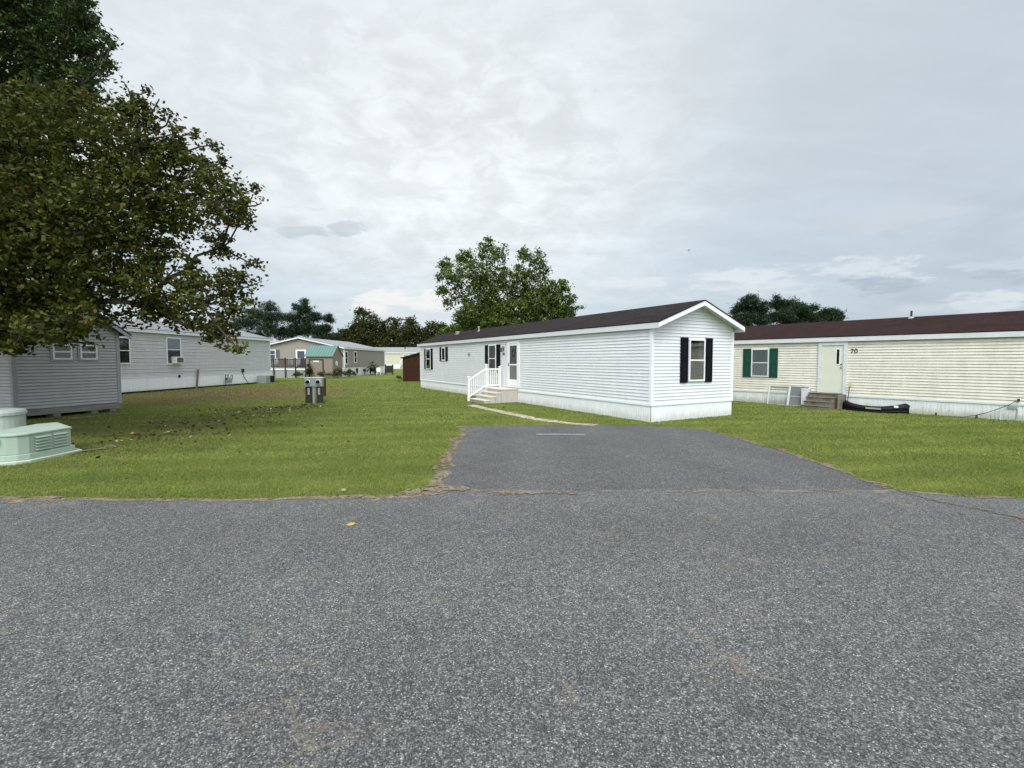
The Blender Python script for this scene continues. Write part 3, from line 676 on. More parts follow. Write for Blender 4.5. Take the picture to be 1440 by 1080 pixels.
def grass_field(y0, y1, dens, bw, bh, seed):
    r = np.random.default_rng(seed); xm = y1 * 1.22 + 3
    n = int(dens * (y1 - y0) * 2 * xm); x = r.uniform(-xm, xm, n); y = r.uniform(y0, y1, n)
    k = np.abs(x) < y * 1.2 + 3
    k &= ~inpoly(x, y, road_poly)
    k &= ~inpoly(x, y, drive_poly)
    if y0 < 14: k &= ~((near_line(x, y, edge_left, .11) | near_line(x, y, edge_right, .07) | near_line(x, y, drive_left, .17) | near_line(x, y, drive_right, .10)) & (r.random(n) < .93))
    wl = rough_line(walk_c, .12, .0, 12); k &= ~near_line(x, y, [p for p in wl for _ in (0, 1)], .20)
    k &= ~in_rect(x, y, WH['o'], WH['a'], -.02, -.02, WH['W'], WH['L'])
    k &= ~in_rect(x, y, (15.91, 14.62), R(37.4), -.02, -6, 4.3, 13)
    k &= ~in_rect(x, y, (-15.55, 14.72), R(-17.6), -4, 0, -.05, 3.04)
    k &= ~in_rect(x, y, (-9.2, 8.55), R(7), -3, -.15, .22, 1.75)
    x = x[k]; y = y[k]; n = len(x)
    a = r.uniform(0, 6.283, n); h = bh * r.uniform(.55, 1.25, n); w = bw * r.uniform(.6, 1.3, n); ln = h * r.uniform(.2, 1.6, n); a2 = r.uniform(0, 6.283, n)
    v = np.empty((n, 3, 3), np.float32)
    v[:, 0] = np.stack([x - np.cos(a) * w, y - np.sin(a) * w, np.zeros(n)], 1)
    v[:, 1] = np.stack([x + np.cos(a) * w, y + np.sin(a) * w, np.zeros(n)], 1)
    v[:, 2] = np.stack([x + np.cos(a2) * ln, y + np.sin(a2) * ln, h], 1)
    return v.reshape(-1, 3)
def tri_mesh(name, V, mat, nv=3):
    nf = len(V) // nv; me = bpy.data.meshes.new(name); me.vertices.add(len(V)); me.vertices.foreach_set('co', V.astype(np.float32).ravel())
    me.loops.add(len(V)); me.loops.foreach_set('vertex_index', np.arange(len(V), dtype=np.int32))
    me.polygons.add(nf); me.polygons.foreach_set('loop_start', np.arange(0, len(V), nv, dtype=np.int32)); me.polygons.foreach_set('loop_total', np.full(nf, nv, dtype=np.int32))
    me.update(calc_edges=True); me.materials.append(mat); o = bpy.data.objects.new(name, me); COL.objects.link(o); return o
G = np.concatenate([grass_field(5.9, 9, 4200, .0042, .030, 1), grass_field(9, 14, 1700, .008, .032, 2), grass_field(14, 24, 480, .014, .038, 3), grass_field(24, 46, 90, .026, .045, 4)])
tag(tri_mesh('grass', G, M['blades']), 'short mown green grass covering the lawns beside the driveway', 'grass', kind='stuff')

def leaf_quads(P, Nrm, size, asp, r):
    """P (n,3) centres, random leaf planes biased by Nrm"""
    n = len(P); a = r.normal(size=(n, 3)); a /= np.linalg.norm(a, axis=1)[:, None]
    b = np.cross(a, Nrm); b /= np.linalg.norm(b, axis=1)[:, None] + 1e-9
    a = np.cross(Nrm, b); a /= np.linalg.norm(a, axis=1)[:, None] + 1e-9
    s = (size * r.uniform(.65, 1.3, n))[:, None]
    v = np.empty((n, 4, 3), np.float32)
    v[:, 0] = P - a * s * .5; v[:, 1] = P + b * s * asp * .5; v[:, 2] = P + a * s * .5; v[:, 3] = P - b * s * asp * .5
    return v.reshape(-1, 3)
def litter():
    r = np.random.default_rng(31); pts = []
    # a drift of dropped leaves running diagonally over the left lawn
    for n, (x0, y0), (x1, y1), w in ((430, (-9.4, 11.6), (-9.0, 19.5), .75), (160, (-9.5, 10.0), (-7.6, 13.5), .9), (60, (-10, 9), (-3, 16), 3.0), (260, (-10.6, 17.4), (-8.2, 19.2), .7)):
        t = r.random(n); pts.append(np.stack([x0 + (x1 - x0) * t + r.normal(0, w, n), y0 + (y1 - y0) * t + r.normal(0, w * .8, n), r.uniform(.03, .06, n)], 1))
    P = np.concatenate(pts); Nn = r.normal(0, .35, P.shape); Nn[:, 2] += 1; Nn /= np.linalg.norm(Nn, axis=1)[:, None]
    return leaf_quads(P, Nn, .085, .85, r)
tag(tri_mesh('fallen_leaves', litter(), M['leaf_litter'], 4), 'brown fallen leaves strewn over the left lawn', 'leaves', kind='stuff')

# ------------------------------------------------------------------ white home
mw = dict(wall=M['white_siding'], skirt=M['white_skirt'], trim=M['white_trim'], roof=M['brown_shingle'], soffit=M['soffit'], fascia=M['fascia'])
wh, F = home('long white mobile home with dark brown roof and black shutters behind the driveway', (4.24, 14.38), 29.8, 21.3, 3.85, .55, 2.86, 3.02, 3.78, mw, gov=.36, course=.104)
X = F['x0']
window(wh, X, 10.02, 10.82, 1.30, 2.66, curtain=[('curtain', .0, .3, 0, 1), ('curtain', .75, 1, 0, 1), ('curtain', .3, .75, .55, 1)], grille=True)
shutter(wh, X, 9.62, 9.99, 1.30, 2.66, M['black_shutter']); shutter(wh, X, 10.85, 11.22, 1.30, 2.66, M['black_shutter'])
window(wh, X, 19.2, 20.05, 1.30, 2.66, curtain=[('blind', 0, 1, .5, 1)])
shutter(wh, X, 18.85, 19.17, 1.30, 2.66, M['black_shutter']); shutter(wh, X, 20.08, 20.40, 1.30, 2.66, M['black_shutter'])
window(wh, X, 16.62, 17.20, 1.88, 2.68, curtain=[('curtain', 0, 1, 0, 1)], mull=False)
shutter(wh, X, 16.27, 16.59, 1.86, 2.70, M['black_shutter']); shutter(wh, X, 17.23, 17.55, 1.86, 2.70, M['black_shutter'])
Y = F['y0']
window(wh, Y, 1.61, 2.37, 1.22, 2.58, curtain=[('curtain', .62, 1, 0, 1), ('curtain', 0, .12, 0, 1), ('curtain', .12, .62, 0, .47)])
shutter(wh, Y, 1.23, 1.57, 1.18, 2.62, M['black_shutter']); shutter(wh, Y, 2.41, 2.75, 1.18, 2.62, M['black_shutter'])
mb = MB(X); mb.box(13.08, .0, 2.18, 13.30, .05, 2.30); mb.box(13.10, .05, 2.20, 13.28, .10, 2.235); mb.build('dryer_vent', M['metal_grey'], wh, bevel=.004)
# storm door
mb = MB(X); mb.box(7.82, .001, .66, 7.90, .065, 2.74); mb.box(8.78, .001, .66, 8.86, .065, 2.74); mb.box(7.90, .001, 2.66, 8.78, .065, 2.74); mb.box(7.90, .001, .66, 8.78, .05, .72)
mb.build('door_frame', M['white_trim'], wh, bevel=.003)
MB(X).box(7.90, .003, .72, 8.78, .030, 2.66).build('door', M['white_trim'], wh)
mb = MB(X); a, b = 7.91, 8.77
mb.box(a, .034, .73, a + .10, .056, 2.65); mb.box(b - .10, .034, .73, b, .056, 2.65); mb.box(a + .1, .034, 2.56, b - .1, .056, 2.65)
mb.box(a + .1, .034, .73, b - .1, .056, 1.02); mb.box(a + .1, .034, 1.66, b - .1, .056, 1.73)
sd = mb.build('storm_door', M['white_trim'], wh, bevel=.003)
MB(X).box(a + .1, .042, 1.73, b - .1, .045, 2.56).build('pane', M['glass'], sd)
MB(X).box(a + .1, .042, 1.02, b - .1, .045, 1.66).build('screen', M['screen'], sd)
mb = MB(X); mb.box(b - .075, .056, 1.62, b - .035, .075, 1.78); mb.tube([(b - .055, .08, 1.66), (b - .055, .11, 1.66), (b - .055, .11, 1.74), (b - .055, .08, 1.74)], .009); mb.build('door_handle', M['dark_metal'], sd)
# lamp and house number plate
mb = MB(X); mb.box(9.24, .015, 2.34, 9.34, .03, 2.54); mb.tube([(9.29, .03, 2.50), (9.29, .10, 2.56), (9.29, .14, 2.50)], .012); mb.tube([(9.29, .14, 2.50), (9.29, .14, 2.46), (9.29, .14, 2.30), (9.29, .14, 2.28)], [.03, .07, .05, .02], 6)
mb.build('porch_lamp', M['lamp_brass'], wh)
MB(X).box(9.20, .016, 2.14, 9.36, .03, 2.26).build('number_plate', M['lamp_brass'], wh, bevel=.004)
def roof_z(x, W_, eave, ridge, ov=.12):
    cx = W_ / 2; return eave + (ridge - eave) * (1 - abs(x - cx) / (cx + ov)) + .028
for yy, xx, h, rr in ((14.9, 1.4, .22, .05), (17.8, 1.3, .10, .11)):
    z = roof_z(xx, 3.85, 3.02, 3.78); mb = MB(); mb.tube([(xx, yy, z - .06), (xx, yy, z + h)], rr, 12); mb.tube([(xx, yy, z + h), (xx, yy, z + h + .05)], [rr * 1.5, rr * 1.3], 12); mb.tube([(xx, yy, z - .03), (xx, yy, z + .03)], [rr * 2, rr * 1.1], 12)
    mb.build('roof_vent', M['metal_grey'], wh)
# wreath
wr = empty('wreath', wh.matrix_basis @ (X @ Vector((8.32, .032, 2.22))), R(29.8), 'round dark green wreath hanging behind the glass of the white front door', 'wreath')
def wreath_mesh():
    r = np.random.default_rng(5); n = 380; t = r.uniform(0, 6.283, n); q = r.uniform(0, 6.283, n); rr = .135 + .032 * np.cos(q)
    P = np.stack([-.012 + .0*t - np.abs(.012 * np.sin(q)), rr * np.cos(t), rr * np.sin(t)], 1); Nn = r.normal(size=P.shape) * .5; Nn[:, 0] -= 1; Nn /= np.linalg.norm(Nn, axis=1)[:, None]
    return leaf_quads(P, Nn, .035, .5, r)
o = tri_mesh('foliage', wreath_mesh(), M['wreath_leaf'], 4); o.parent = wr
mb = MB(); mb.tube([(0, .135 * math.cos(i * math.pi / 12), .135 * math.sin(i * math.pi / 12)) for i in range(25)], .012, 6, False); mb.build('hoop', M['post_wood'], wr)

# precast steps with white railing, frame of the long wall (s along, n outward)
Mw = Matrix.Translation((4.24, 14.38, 0)) @ Matrix.Rotation(R(29.8), 4, 'Z')
def wall_thing(name, Mh, F_, s, n, label, cat, group=None):
    """root on the ground at (s,n) of a wall; children use the returned local frame (x=s, y=n)"""
    p = Mh @ (F_ @ Vector((s, n, 0))); o = empty(name, p, 0, label, cat, group)
    T = Matrix.Translation(-p) @ Mh @ F_ @ Matrix.Translation((s, n, 0)); return o, T
st, T = wall_thing('precast_steps', Mw, X, 7.95, .03, 'tan precast concrete steps with cream treads and white railing at the white home door', 'steps')
lev = [(.62, 0, .85), (.465, .85, 1.13), (.31, 1.13, 1.41), (.155, 1.41, 1.70)]; SW = 1.45
mb = MB(T)
for z, n0, n1 in lev: mb.box(0.02, n0, 0, SW - .02, n1 - .015, z - .05)
mb.build('step_block', M['step_conc'], st, bevel=.006)
for z, n0, n1 in lev: MB(T).box(0, n0 if n0 == 0 else n0 - .014, z - .049, SW, n1 + .015, z).build('tread', M['step_top'], st, bevel=.008)
def post(s, n, z0, z1, w=.10):
    mb = MB(T); mb.box(s - w / 2, n - w / 2, z0, s + w / 2, n + w / 2, z1); mb.box(s - w * .72, n - w * .72, z1, s + w * .72, n + w * .72, z1 + .03)
    mb.add([(s - w * .6, n - w * .6, z1 + .03), (s + w * .6, n - w * .6, z1 + .03), (s + w * .6, n + w * .6, z1 + .03), (s - w * .6, n + w * .6, z1 + .03), (s, n, z1 + .075)], [(0, 1, 4), (1, 2, 4), (2, 3, 4), (3, 0, 4)])
    mb.build('post', M['white_plain'], st, bevel=.004)
RS = SW + .06
post(RS, .10, .0, 1.56); post(RS, .83, .0, 1.66); post(RS, 1.74, .0, 1.10)
MB(T).bar((RS, .12, 1.48), (RS, .80, 1.48), .05, .07).build('handrail', M['white_plain'], st, bevel=.006)
MB(T).bar((RS, .12, .72), (RS, .80, .72), .045, .06).build('bottom_rail', M['white_plain'], st, bevel=.006)
MB(T).bar((RS, .86, 1.50), (RS, 1.72, .98), .05, .07).build('handrail', M['white_plain'], st, bevel=.006)
MB(T).bar((RS, .86, .72), (RS, 1.72, .22), .045, .06).build('bottom_rail', M['white_plain'], st, bevel=.006)
for i in range(6):
    n = .20 + i * .105; MB(T).box(RS - .017, n - .017, .73, RS + .017, n + .017, 1.46).build('baluster', M['white_plain'], st)
for i in range(7):
    n = .95 + i * .108; f = (n - .86) / .86
    MB(T).box(RS - .017, n - .017, .72 - .5 * f + .01, RS + .017, n + .017, 1.50 - .52 * f - .02).build('baluster', M['white_plain'], st)

# ------------------------------------------------------------------ cream home
mc = dict(wall=M['cream_siding'], skirt=M['cream_skirt'], trim=M['old_trim'], roof=M['red_shingle'], soffit=M['old_trim'])
ch, F2 = home('cream mobile home with dark red roof and green shutters on the right', (15.91, 14.62), 37.4, 12.6, 4.2, .53, 2.62, 2.80, 3.56, mc, course=.103, y0=-6.5, gov=.25)
Mc = Matrix.Translation((15.91, 14.62, 0)) @ Matrix.Rotation(R(37.4), 4, 'Z'); X2 = F2['x0']
window(ch, X2, 7.66, 8.42, 1.17, 2.40, curtain=[('blind', 0, 1, .5, 1), ('curtain', .0, 1, 0, .47)], frame=M['old_trim'])
shutter(ch, X2, 7.30, 7.64, 1.14, 2.42, M['green_shutter']); shutter(ch, X2, 8.44, 8.80, 1.14, 2.42, M['green_shutter'])
mb = MB(X2); mb.box(4.74, .001, .60, 4.86, .07, 2.60); mb.box(5.62, .001, .60, 5.74, .07, 2.60); mb.box(4.86, .001, 2.49, 5.62, .07, 2.60); mb.box(4.74, .001, .55, 5.74, .09, .60)
mb.build('door_frame', M['old_trim'], ch, bevel=.003)
mb = MB(X2); mb.box(4.865, .003, .605, 5.615, .034, 2.485); dr = mb.build('door', M['cream_door'], ch)
MB(X2).box(4.98, .034, 1.72, 5.13, .040, 2.35).build('door_light', M['white_trim'], dr)
MB(X2).box(5.01, .040, 1.75, 5.10, .043, 2.32).build('pane', M['black_plastic'], dr)
for z in (1.60, 1.74):
    mb = MB(X2); mb.tube([(4.925, .03, z), (4.925, .06, z), (4.925, .085, z)], [.014, .014, .028], 10); mb.build('knob', M['dark_metal'], dr)
def text_mesh(txt, size, T, mat, parent, name):
    cu = bpy.data.curves.new(name, 'FONT'); cu.body = txt; cu.size = size; cu.extrude = .004; cu.align_x = 'CENTER'
    o = bpy.data.objects.new(name, cu); COL.objects.link(o); dg = bpy.context.evaluated_depsgraph_get(); me = bpy.data.meshes.new_from_object(o.evaluated_get(dg))
    bpy.data.objects.remove(o); me.transform(T); me.materials.clear(); me.materials.append(mat); n = bpy.data.objects.new(name, me); COL.objects.link(n); n.parent = parent; return n
Tt = X2 @ Matrix.Translation((4.53, .032, 2.17)) @ Matrix(((-1, 0, 0, 0), (0, 0, 1, 0), (0, 1, 0, 0), (0, 0, 0, 1)))
text_mesh("70", .25, Tt, M['dark_metal'], ch, 'house_number')
z = roof_z(2.0, 4.2, 2.80, 3.56); mb = MB(); mb.tube([(2.0, 3.3, z - .1), (2.0, 3.3, z + .26)], .035, 10); mb.build('vent_pipe', M['dark_metal'], ch)
mb = MB(); mb.tube([(2.0, 3.3, z - .06), (2.0, 3.3, z + .03)], [.15, .06], 10); mb.build('pipe_flashing', M['metal_grey'], ch)
mb = MB(X2); mb.tube([(.13, .0, .66), (.13, .07, .66)], .025, 8); mb.tube([(.13, .06, .70), (.13, .06, .61)], .03, 8); mb.build('spigot', M['dark_metal'], ch)
mb = MB(X2); mb.box(.16, .015, .38, .36, .06, .45); mb.tube([(.17, .03, .40), (.15, .03, .36), (.17, .03, .0)], .012, 6); mb.build('conduit', M['metal_grey'], ch)
cst, T2 = wall_thing('concrete_steps', Mc, X2, 4.85, .03, 'brown weathered concrete steps under the cream door', 'steps')
mb = MB(T2)
for z, n0, n1 in ((.60, 0, .40), (.45, .40, .64), (.30, .64, .88), (.15, .88, 1.12)): mb.box(.10 if n0 else 0, n0, 0, 1.05, n1, z - .03)
mb.build('step_block', M['brick_step'], cst, bevel=.012)
for z, n0, n1 in ((.60, 0, .40), (.45, .40, .64), (.30, .64, .88), (.15, .88, 1.12)): MB(T2).box(.08 if n0 else -.02, n0 + (.001 if n0 else 0), z - .029, 1.07, n1 + .025, z).build('tread', M['brick_step'], cst, bevel=.008)
MB(T2).prism([(-.12, .0), (-.005, .0), (-.005, .55), (-.12, .42)], 0, .57).build('side_wall', M['brick_step'], cst, bevel=.01)
# leaning storm panels
for s0, s1, h, mt, lb in ((6.78, 7.58, .80, 'glass', 'clear white framed storm panel leaning on the skirting, left of the grey one'), (6.02, 6.74, .80, 'screen', 'grey meshed white framed screen leaning next to the brown steps')):
    o, T3 = wall_thing('screen_panel', Mc, X2, s0, .05, lb, 'window screen', 'panels leaning on the cream home')
    w = s1 - s0; lean = lambda n, z: (n + .20 * (1 - z / h))
    P_ = lambda x, z, e: (x, lean(0, z) + e, z)
    mb = MB(T3)
    for p, q in (((0, 0), (0, h)), ((w, 0), (w, h)), ((0, .015), (w, .015)), ((0, h), (w, h)), ((0, h * .48), (w, h * .48))):
        mb.bar(P_(p[0], p[1], .012), P_(q[0], q[1], .012), .035, .02)
    mb.build('frame', M['old_trim'], o)
    mb = MB(T3); mb.add([P_(0, .02, .012), P_(w, .02, .012), P_(w, h, .012), P_(0, h, .012)], [(0, 1, 2, 3)]); mb.build('mesh_panel' if mt == 'screen' else 'pane', M[mt], o)
o, T3 = wall_thing('white_bin', Mc, X2, 5.98, .30, 'small white plastic box standing behind the brown steps', 'box')
mb = MB(T3); mb.box(0, -.2, 0, .24, .05, .70); mb.build('body', M['old_trim'], o, bevel=.015); MB(T3).box(-.012, -.212, .70, .252, .062, .73).build('lid', M['white_plain'], o, bevel=.006)
# car bumper lying against the skirting
bp, T3 = wall_thing('car_bumper', Mc, X2, 2.72, .18, 'black plastic car bumper lying on the grass against the cream home skirting', 'car bumper')
mb = MB(T3); Wb = 2.05; n = 36; vs = []; fs = []
for i in range(n + 1):
    t = i / n; c = abs(2 * t - 1); x = Wb * t
    top = .23 + .19 * c ** 2.2; bot = .0
    if c > .9: top *= 1 - (c - .9) * 3.2
    out = .10 + .42 * (1 - c ** 2.4)
    for yy, zz in ((out - .05, top), (out + .03, top - .03), (out + .10, top * .66), (out + .11, top * .48), (out + .05, top * .40), (out + .09, top * .30), (out + .06, bot), (out - .02, bot)): vs.append((x, yy, zz))
for i in range(n):
    for k in range(7): fs.append((i * 8 + k, i * 8 + k + 1, (i + 1) * 8 + k + 1, (i + 1) * 8 + k))
mb.add(vs, fs); o = mb.build('shell', M['black_plastic'], bp, smooth=True); sm = o.modifiers.new('thick', 'SOLIDIFY'); sm.thickness = .012
MB(T3).box(.70, .612, .13, 1.16, .625, .19).build('plate_holder', M['metal_grey'], bp)
MB(T3).box(.24, .475, .22, .36, .49, .30).build('reflector', M['white_plain'], bp)
# shovel
sh, T3 = wall_thing('shovel', Mc, X2, 4.62, .10, 'shovel with yellow D-shaped grip leaning on the cream home beside the door', 'shovel')
MB(T3).tube([(0, .16, .22), (-.02, .05, .88)], .014, 8).build('shaft', M['dark_metal'], sh)
mb = MB(T3); mb.tube([(-.02, .05, .86), (-.07, .045, .92), (-.075, .04, 1.0), (.035, .04, 1.0), (.03, .045, .92), (-.02, .05, .86)], .015, 8); mb.build('grip', M['yellow'], sh)
mb = MB(T3); mb.add([(-.1, .16, .25), (.1, .16, .25), (.1, .2, .05), (.0, .22, .0), (-.1, .2, .05), (0, .18, .25), (0, .225, .06)], [(0, 5, 6, 4), (5, 1, 2, 6), (4, 6, 3), (6, 2, 3)]); o = mb.build('blade', M['dark_metal'], sh); o.modifiers.new('thick', 'SOLIDIFY').thickness = .004
# hose
ho, T3 = wall_thing('garden_hose', Mc, X2, .13, .06, 'thin dark hose hanging from the spigot down to the grass at the right edge', 'hose')
MB(T3).tube([(0, .03, .60), (.06, .06, .62), (.19, .06, .50), (.40, .08, .37), (.66, .10, .22), (.95, .14, .10), (1.2, .2, .03), (1.5, .3, .02)], .011, 6).build('tube', M['dark_metal'], ho, smooth=True)

# ------------------------------------------------------------------ grey home on the left
mg = dict(wall=M['grey_siding'], skirt=plain('bright_skirt', (.90, .90, .90), .5, .08, 1.2, stretch=(4, 4, .7), low_tint=.3), trim=M['white_trim'], roof=M['grey_shingle'], soffit=M['white_trim'])
gw = 7.2; ga = R(-4.5); v = Vector((math.cos(ga), math.sin(ga))); g0 = Vector((-21.8, 26.5)) - v * gw
gh, F3 = home('long pale grey double-wide mobile home with white skirting behind the big tree', g0, -4.5, 14.05, gw, .93, 3.52, 3.70, 4.62, mg, course=.21, y0=-3.0, gov=.2, sk0=.10, ov=.2)
Mg = Matrix.Translation((g0.x, g0.y, 0)) @ Matrix.Rotation(ga, 4, 'Z'); X3 = F3['x1']
window(gh, X3, -.9, .46, 1.68, 3.20, curtain=[('blind', 0, 1, .0, 1)], name='window', fw=.07)
window(gh, X3, 3.02, 4.2, 1.62, 3.34, curtain=[('blind', .0, 1, .3, 1), ('curtain', .1, .9, .45, 1)], fw=.08, split=.55)
ac = empty('air_conditioner', Mg @ (X3 @ Vector((3.45, .02, 1.70))), ga, 'boxy window air conditioner in the grey home window', 'air conditioner')
Ta = Matrix.Translation(-(Matrix.Rotation(-ga, 4, 'Z') @ (Mg @ (X3 @ Vector((3.45, .02, 1.70)))))) @ Matrix.Rotation(-ga, 4, 'Z') @ Mg @ X3 @ Matrix.Translation((3.45, .02, 1.70))
mb = MB(Ta); mb.box(-.05, .0, 0, .60, .34, .42); mb.build('case', M['white_trim'], ac, bevel=.01)
mb = MB(Ta); mb.box(.02, .335, .05, .54, .345, .37); mb.build('coil', M['dark_metal'], ac)
mb = MB(Ta)
for i in range(7): mb.box(.02, .346, .07 + i * .045, .54, .352, .085 + i * .045)
mb.build('grille', M['metal_grey'], ac)
z = roof_z(gw - 2.2, gw, 3.70, 4.62, .2)
for yy in (8.3, 2.0):
    mb = MB(); mb.tube([(gw - 2.2, yy, z - .1), (gw - 2.2, yy, z + .32)], .07, 10); mb.tube([(gw - 2.2, yy, z + .3), (gw - 2.2, yy, z + .36), (gw - 2.2, yy, z + .42)], [.16, .16, .05], 10); mb.build('roof_vent', M['metal_grey'], gh)
pl_, T4 = wall_thing('wooden_board', Mg, X3, 4.9, .12, 'weathered grey wooden board leaning against the white skirting', 'board')
MB(T4).bar((.0, .35, .0), (.62, .02, 1.28), .13, .04).build('plank', M['grey_wood'], pl_)
gm, T4 = wall_thing('gas_meter', Mg, X3, 8.0, .2, 'grey gas meter with pipes standing by the white skirting', 'gas meter')
mb = MB(T4); mb.box(.2, .0, .25, .55, .2, .6); mb.tube([(.375, .2, .42), (.375, .24, .42)], .12, 12); mb.build('meter_body', M['metal_grey'], gm, bevel=.03)
mb = MB(T4); mb.tube([(.25, .1, .58), (.25, .1, .82), (.0, .1, .82), (.0, .1, .0)], .03, 8); mb.tube([(.5, .1, .58), (.5, .1, .72), (.75, .08, .78), (.9, .0, .6), (.85, -.05, .3)], .022, 8); mb.tube([(0, .1, .55), (0, .16, .55)], .09, 10); mb.build('pipe', M['dark_metal'], gm)
hc, T4 = wall_thing('condenser_unit', Mg, X3, 11.6, .35, 'low dark air conditioning condenser at the far end of the white skirting', 'air conditioner')
mb = MB(T4); mb.box(0, 0, .04, 1.25, .75, .66); mb.build('case', M['metal_grey'], hc, bevel=.02)
mb = MB(T4); mb.box(.62, .751, .1, 1.2, .76, .62); mb.box(1.251, .08, .1, 1.258, .68, .62)
mb.build('coil', M['dark'], hc)
mb = MB(T4)
for i in range(10): mb.box(.62, .761, .12 + i * .05, 1.2, .766, .13 + i * .05)
mb.build('grille', M['dark_metal'], hc)
MB(T4).box(-.05, -.05, 0, 1.3, .8, .04).build('pad', M['block'], hc)
mb = MB(X3); mb.box(10.2, .02, .95, 10.42, .12, 1.22); mb.tube([(10.3, .05, .96), (10.42, .07, .6), (10.75, .07, .28), (10.9, .07, .1)], .018, 6); mb.build('meter_box', M['dark_metal'], gh)
mb = MB(X3); mb.tube([(4.0, .0, .86), (4.0, .05, .86)], .10, 12); mb.build('vent_hole', M['dark_metal'], gh)

# ------------------------------------------------------------------ grey shed left (on blocks)
sa = R(-17.6); so_ = Vector((-15.55, 14.72)); sv = Vector((math.cos(sa), math.sin(sa))); SWd, SL = 3.8, 3.04
s0 = so_ - sv * SWd
sd_ = empty('garden_shed', (s0.x, s0.y, 0), sa, 'grey vinyl-sided shed with dark gable roof raised on blocks at the far left', 'shed')
Ms = Matrix.Translation((s0.x, s0.y, 0)) @ Matrix.Rotation(sa, 4, 'Z')
FG = face_frame('x1', SL, SWd); FY = face_frame('y0', SL, SWd); FB = face_frame('y1', SL, SWd); FX = face_frame('x0', SL, SWd)
wz, rz_ = 2.97, 4.02
def clipg(z):
    if z <= wz: return 0, SL
    t = (z - wz) / (rz_ - .05 - wz); return SL / 2 * t, SL - SL / 2 * t
mb = MB(); e = .02; mb.box(e, e, .32, SWd - e, SL - e, wz)
mb.add([(e, e, wz), (e, SL - e, wz), (e, SL / 2, rz_ - .06), (SWd - e, e, wz), (SWd - e, SL - e, wz), (SWd - e, SL / 2, rz_ - .06)], [(0, 1, 2), (3, 4, 5), (0, 2, 5, 3), (1, 2, 5, 4)])
for FF in (FG, FX): lap(mb, FF, 0, SL, .32, rz_, .105, .026, clip=clipg, slot=.24)
for FF in (FY, FB): lap(mb, FF, 0, SWd, .32, wz, .105, .026, slot=.24)
mb.build('wall', M['shed_siding'], sd_)
for x, y in ((0, 0), (SWd, 0), (0, SL), (SWd, SL)):
    mb = MB(); a = x - .03 if x == 0 else x - .09; c = y - .03 if y == 0 else y - .09; mb.box(a, c, .30, a + .12, c + .12, wz); mb.build('corner_trim', M['shed_corner'], sd_)
mb = MB(); mb.box(0, -.02, .12, SWd, .02, .31); mb.box(0, SL - .02, .12, SWd, SL + .02, .31); mb.box(SWd - .02, .021, .12, SWd + .02, SL - .021, .31); mb.box(-.02, .021, .12, .02, SL - .021, .31)
mb.build('rim_board', M['rim_wood'], sd_)
for y in (.1, 1.0, 2.1, SL - .35):
    for x in (SWd - .42, .1, 1.9): MB().box(x, y, 0, x + .4, y + .2, .119).build('block', M['block'], sd_)
mb = MB(); ov = .32
for sg in (0, 1):
    ye = -ov if sg == 0 else SL + ov; ez = wz - ov * (rz_ - wz) / (SL / 2) + .06; vs = []
    for x in (-.25, SWd + .25): vs += [(x, ye, ez), (x, SL / 2, rz_ + .06), (x, SL / 2, rz_ + .11), (x, ye, ez + .05)]
    mb.add(vs, [(0, 1, 2, 3), (7, 6, 5, 4), (0, 4, 5, 1), (3, 2, 6, 7), (0, 3, 7, 4)])
mb.build('roof', M['shed_shingle'], sd_)
for sg in (0, 1):
    ye = -ov if sg == 0 else SL + ov; ez = wz - ov * (rz_ - wz) / (SL / 2) + .055
    for x in (-.24, SWd + .215):
        mb = MB(); vs = []
        for xx in (x, x + .024): vs += [(xx, ye, ez - .14), (xx, SL / 2, rz_ - .085), (xx, SL / 2, rz_ + .055), (xx, ye, ez)]
        mb.add(vs, [(0, 1, 2, 3), (7, 6, 5, 4), (0, 4, 5, 1), (3, 2, 6, 7), (0, 3, 7, 4), (1, 5, 6, 2)]); mb.build('rake_board', M['shed_corner'], sd_)
for a, b in ((1.02, 1.56), (1.80, 2.32)):
    w = window(sd_, FG, a, b, 1.92, 2.44, fw=.05, depth=.06, curtain=None, frame=M['white_trim'])
    mb = MB(FG); mb.box(a - .06, .014, 1.86, a, .04, 2.50); mb.box(b, .014, 1.86, b + .06, .04, 2.50); mb.box(a, .014, 2.44, b, .04, 2.50); mb.box(a, .014, 1.86, b, .04, 1.92); mb.build('trim', M['shed_corner'], w)

# ------------------------------------------------------------------ transformer and pedestal
tf = empty('transformer_cabinet', (-9.0, 8.54, 0), R(4), 'low pale green transformer cabinet with louvred sides on a concrete pad', 'utility box')
C_ = [(-.32, 0), (0, .30), (0, 1.0), (-.78, 1.45), (-1.5, 1.2), (-1.55, .02)]
C_ = [(-.70, -.02), (-.22, .02), (-.08, .09), (0, .22), (.06, 1.06), (-.66, 1.66), (-.86, 1.40), (-.80, .5)]
def off(poly, d):
    cx = sum(p[0] for p in poly) / len(poly); cy = sum(p[1] for p in poly) / len(poly)
    out = []
    for x, y in poly:
        l = math.hypot(x - cx, y - cy); out.append((x + (x - cx) / l * d, y + (y - cy) / l * d))
    return out
MB().prism(off(C_, .16), -.02, .055).build('pad', M['pad'], tf, bevel=.01)
MB().prism(off(C_, .055), .056, .16).build('base', M['trans_green'], tf, bevel=.012)
MB().prism(C_, .16, .50).build('cabinet', M['trans_green'], tf, bevel=.014)
lid = off(C_, .02); n = len(lid); mb = MB()
top = off(C_, -.06); vs = [(x, y, .502) for x, y in lid] + [(x, y, .535) for x, y in lid] + [(x, y, .552 + .02 * min(1, max(0, y))) for x, y in top]
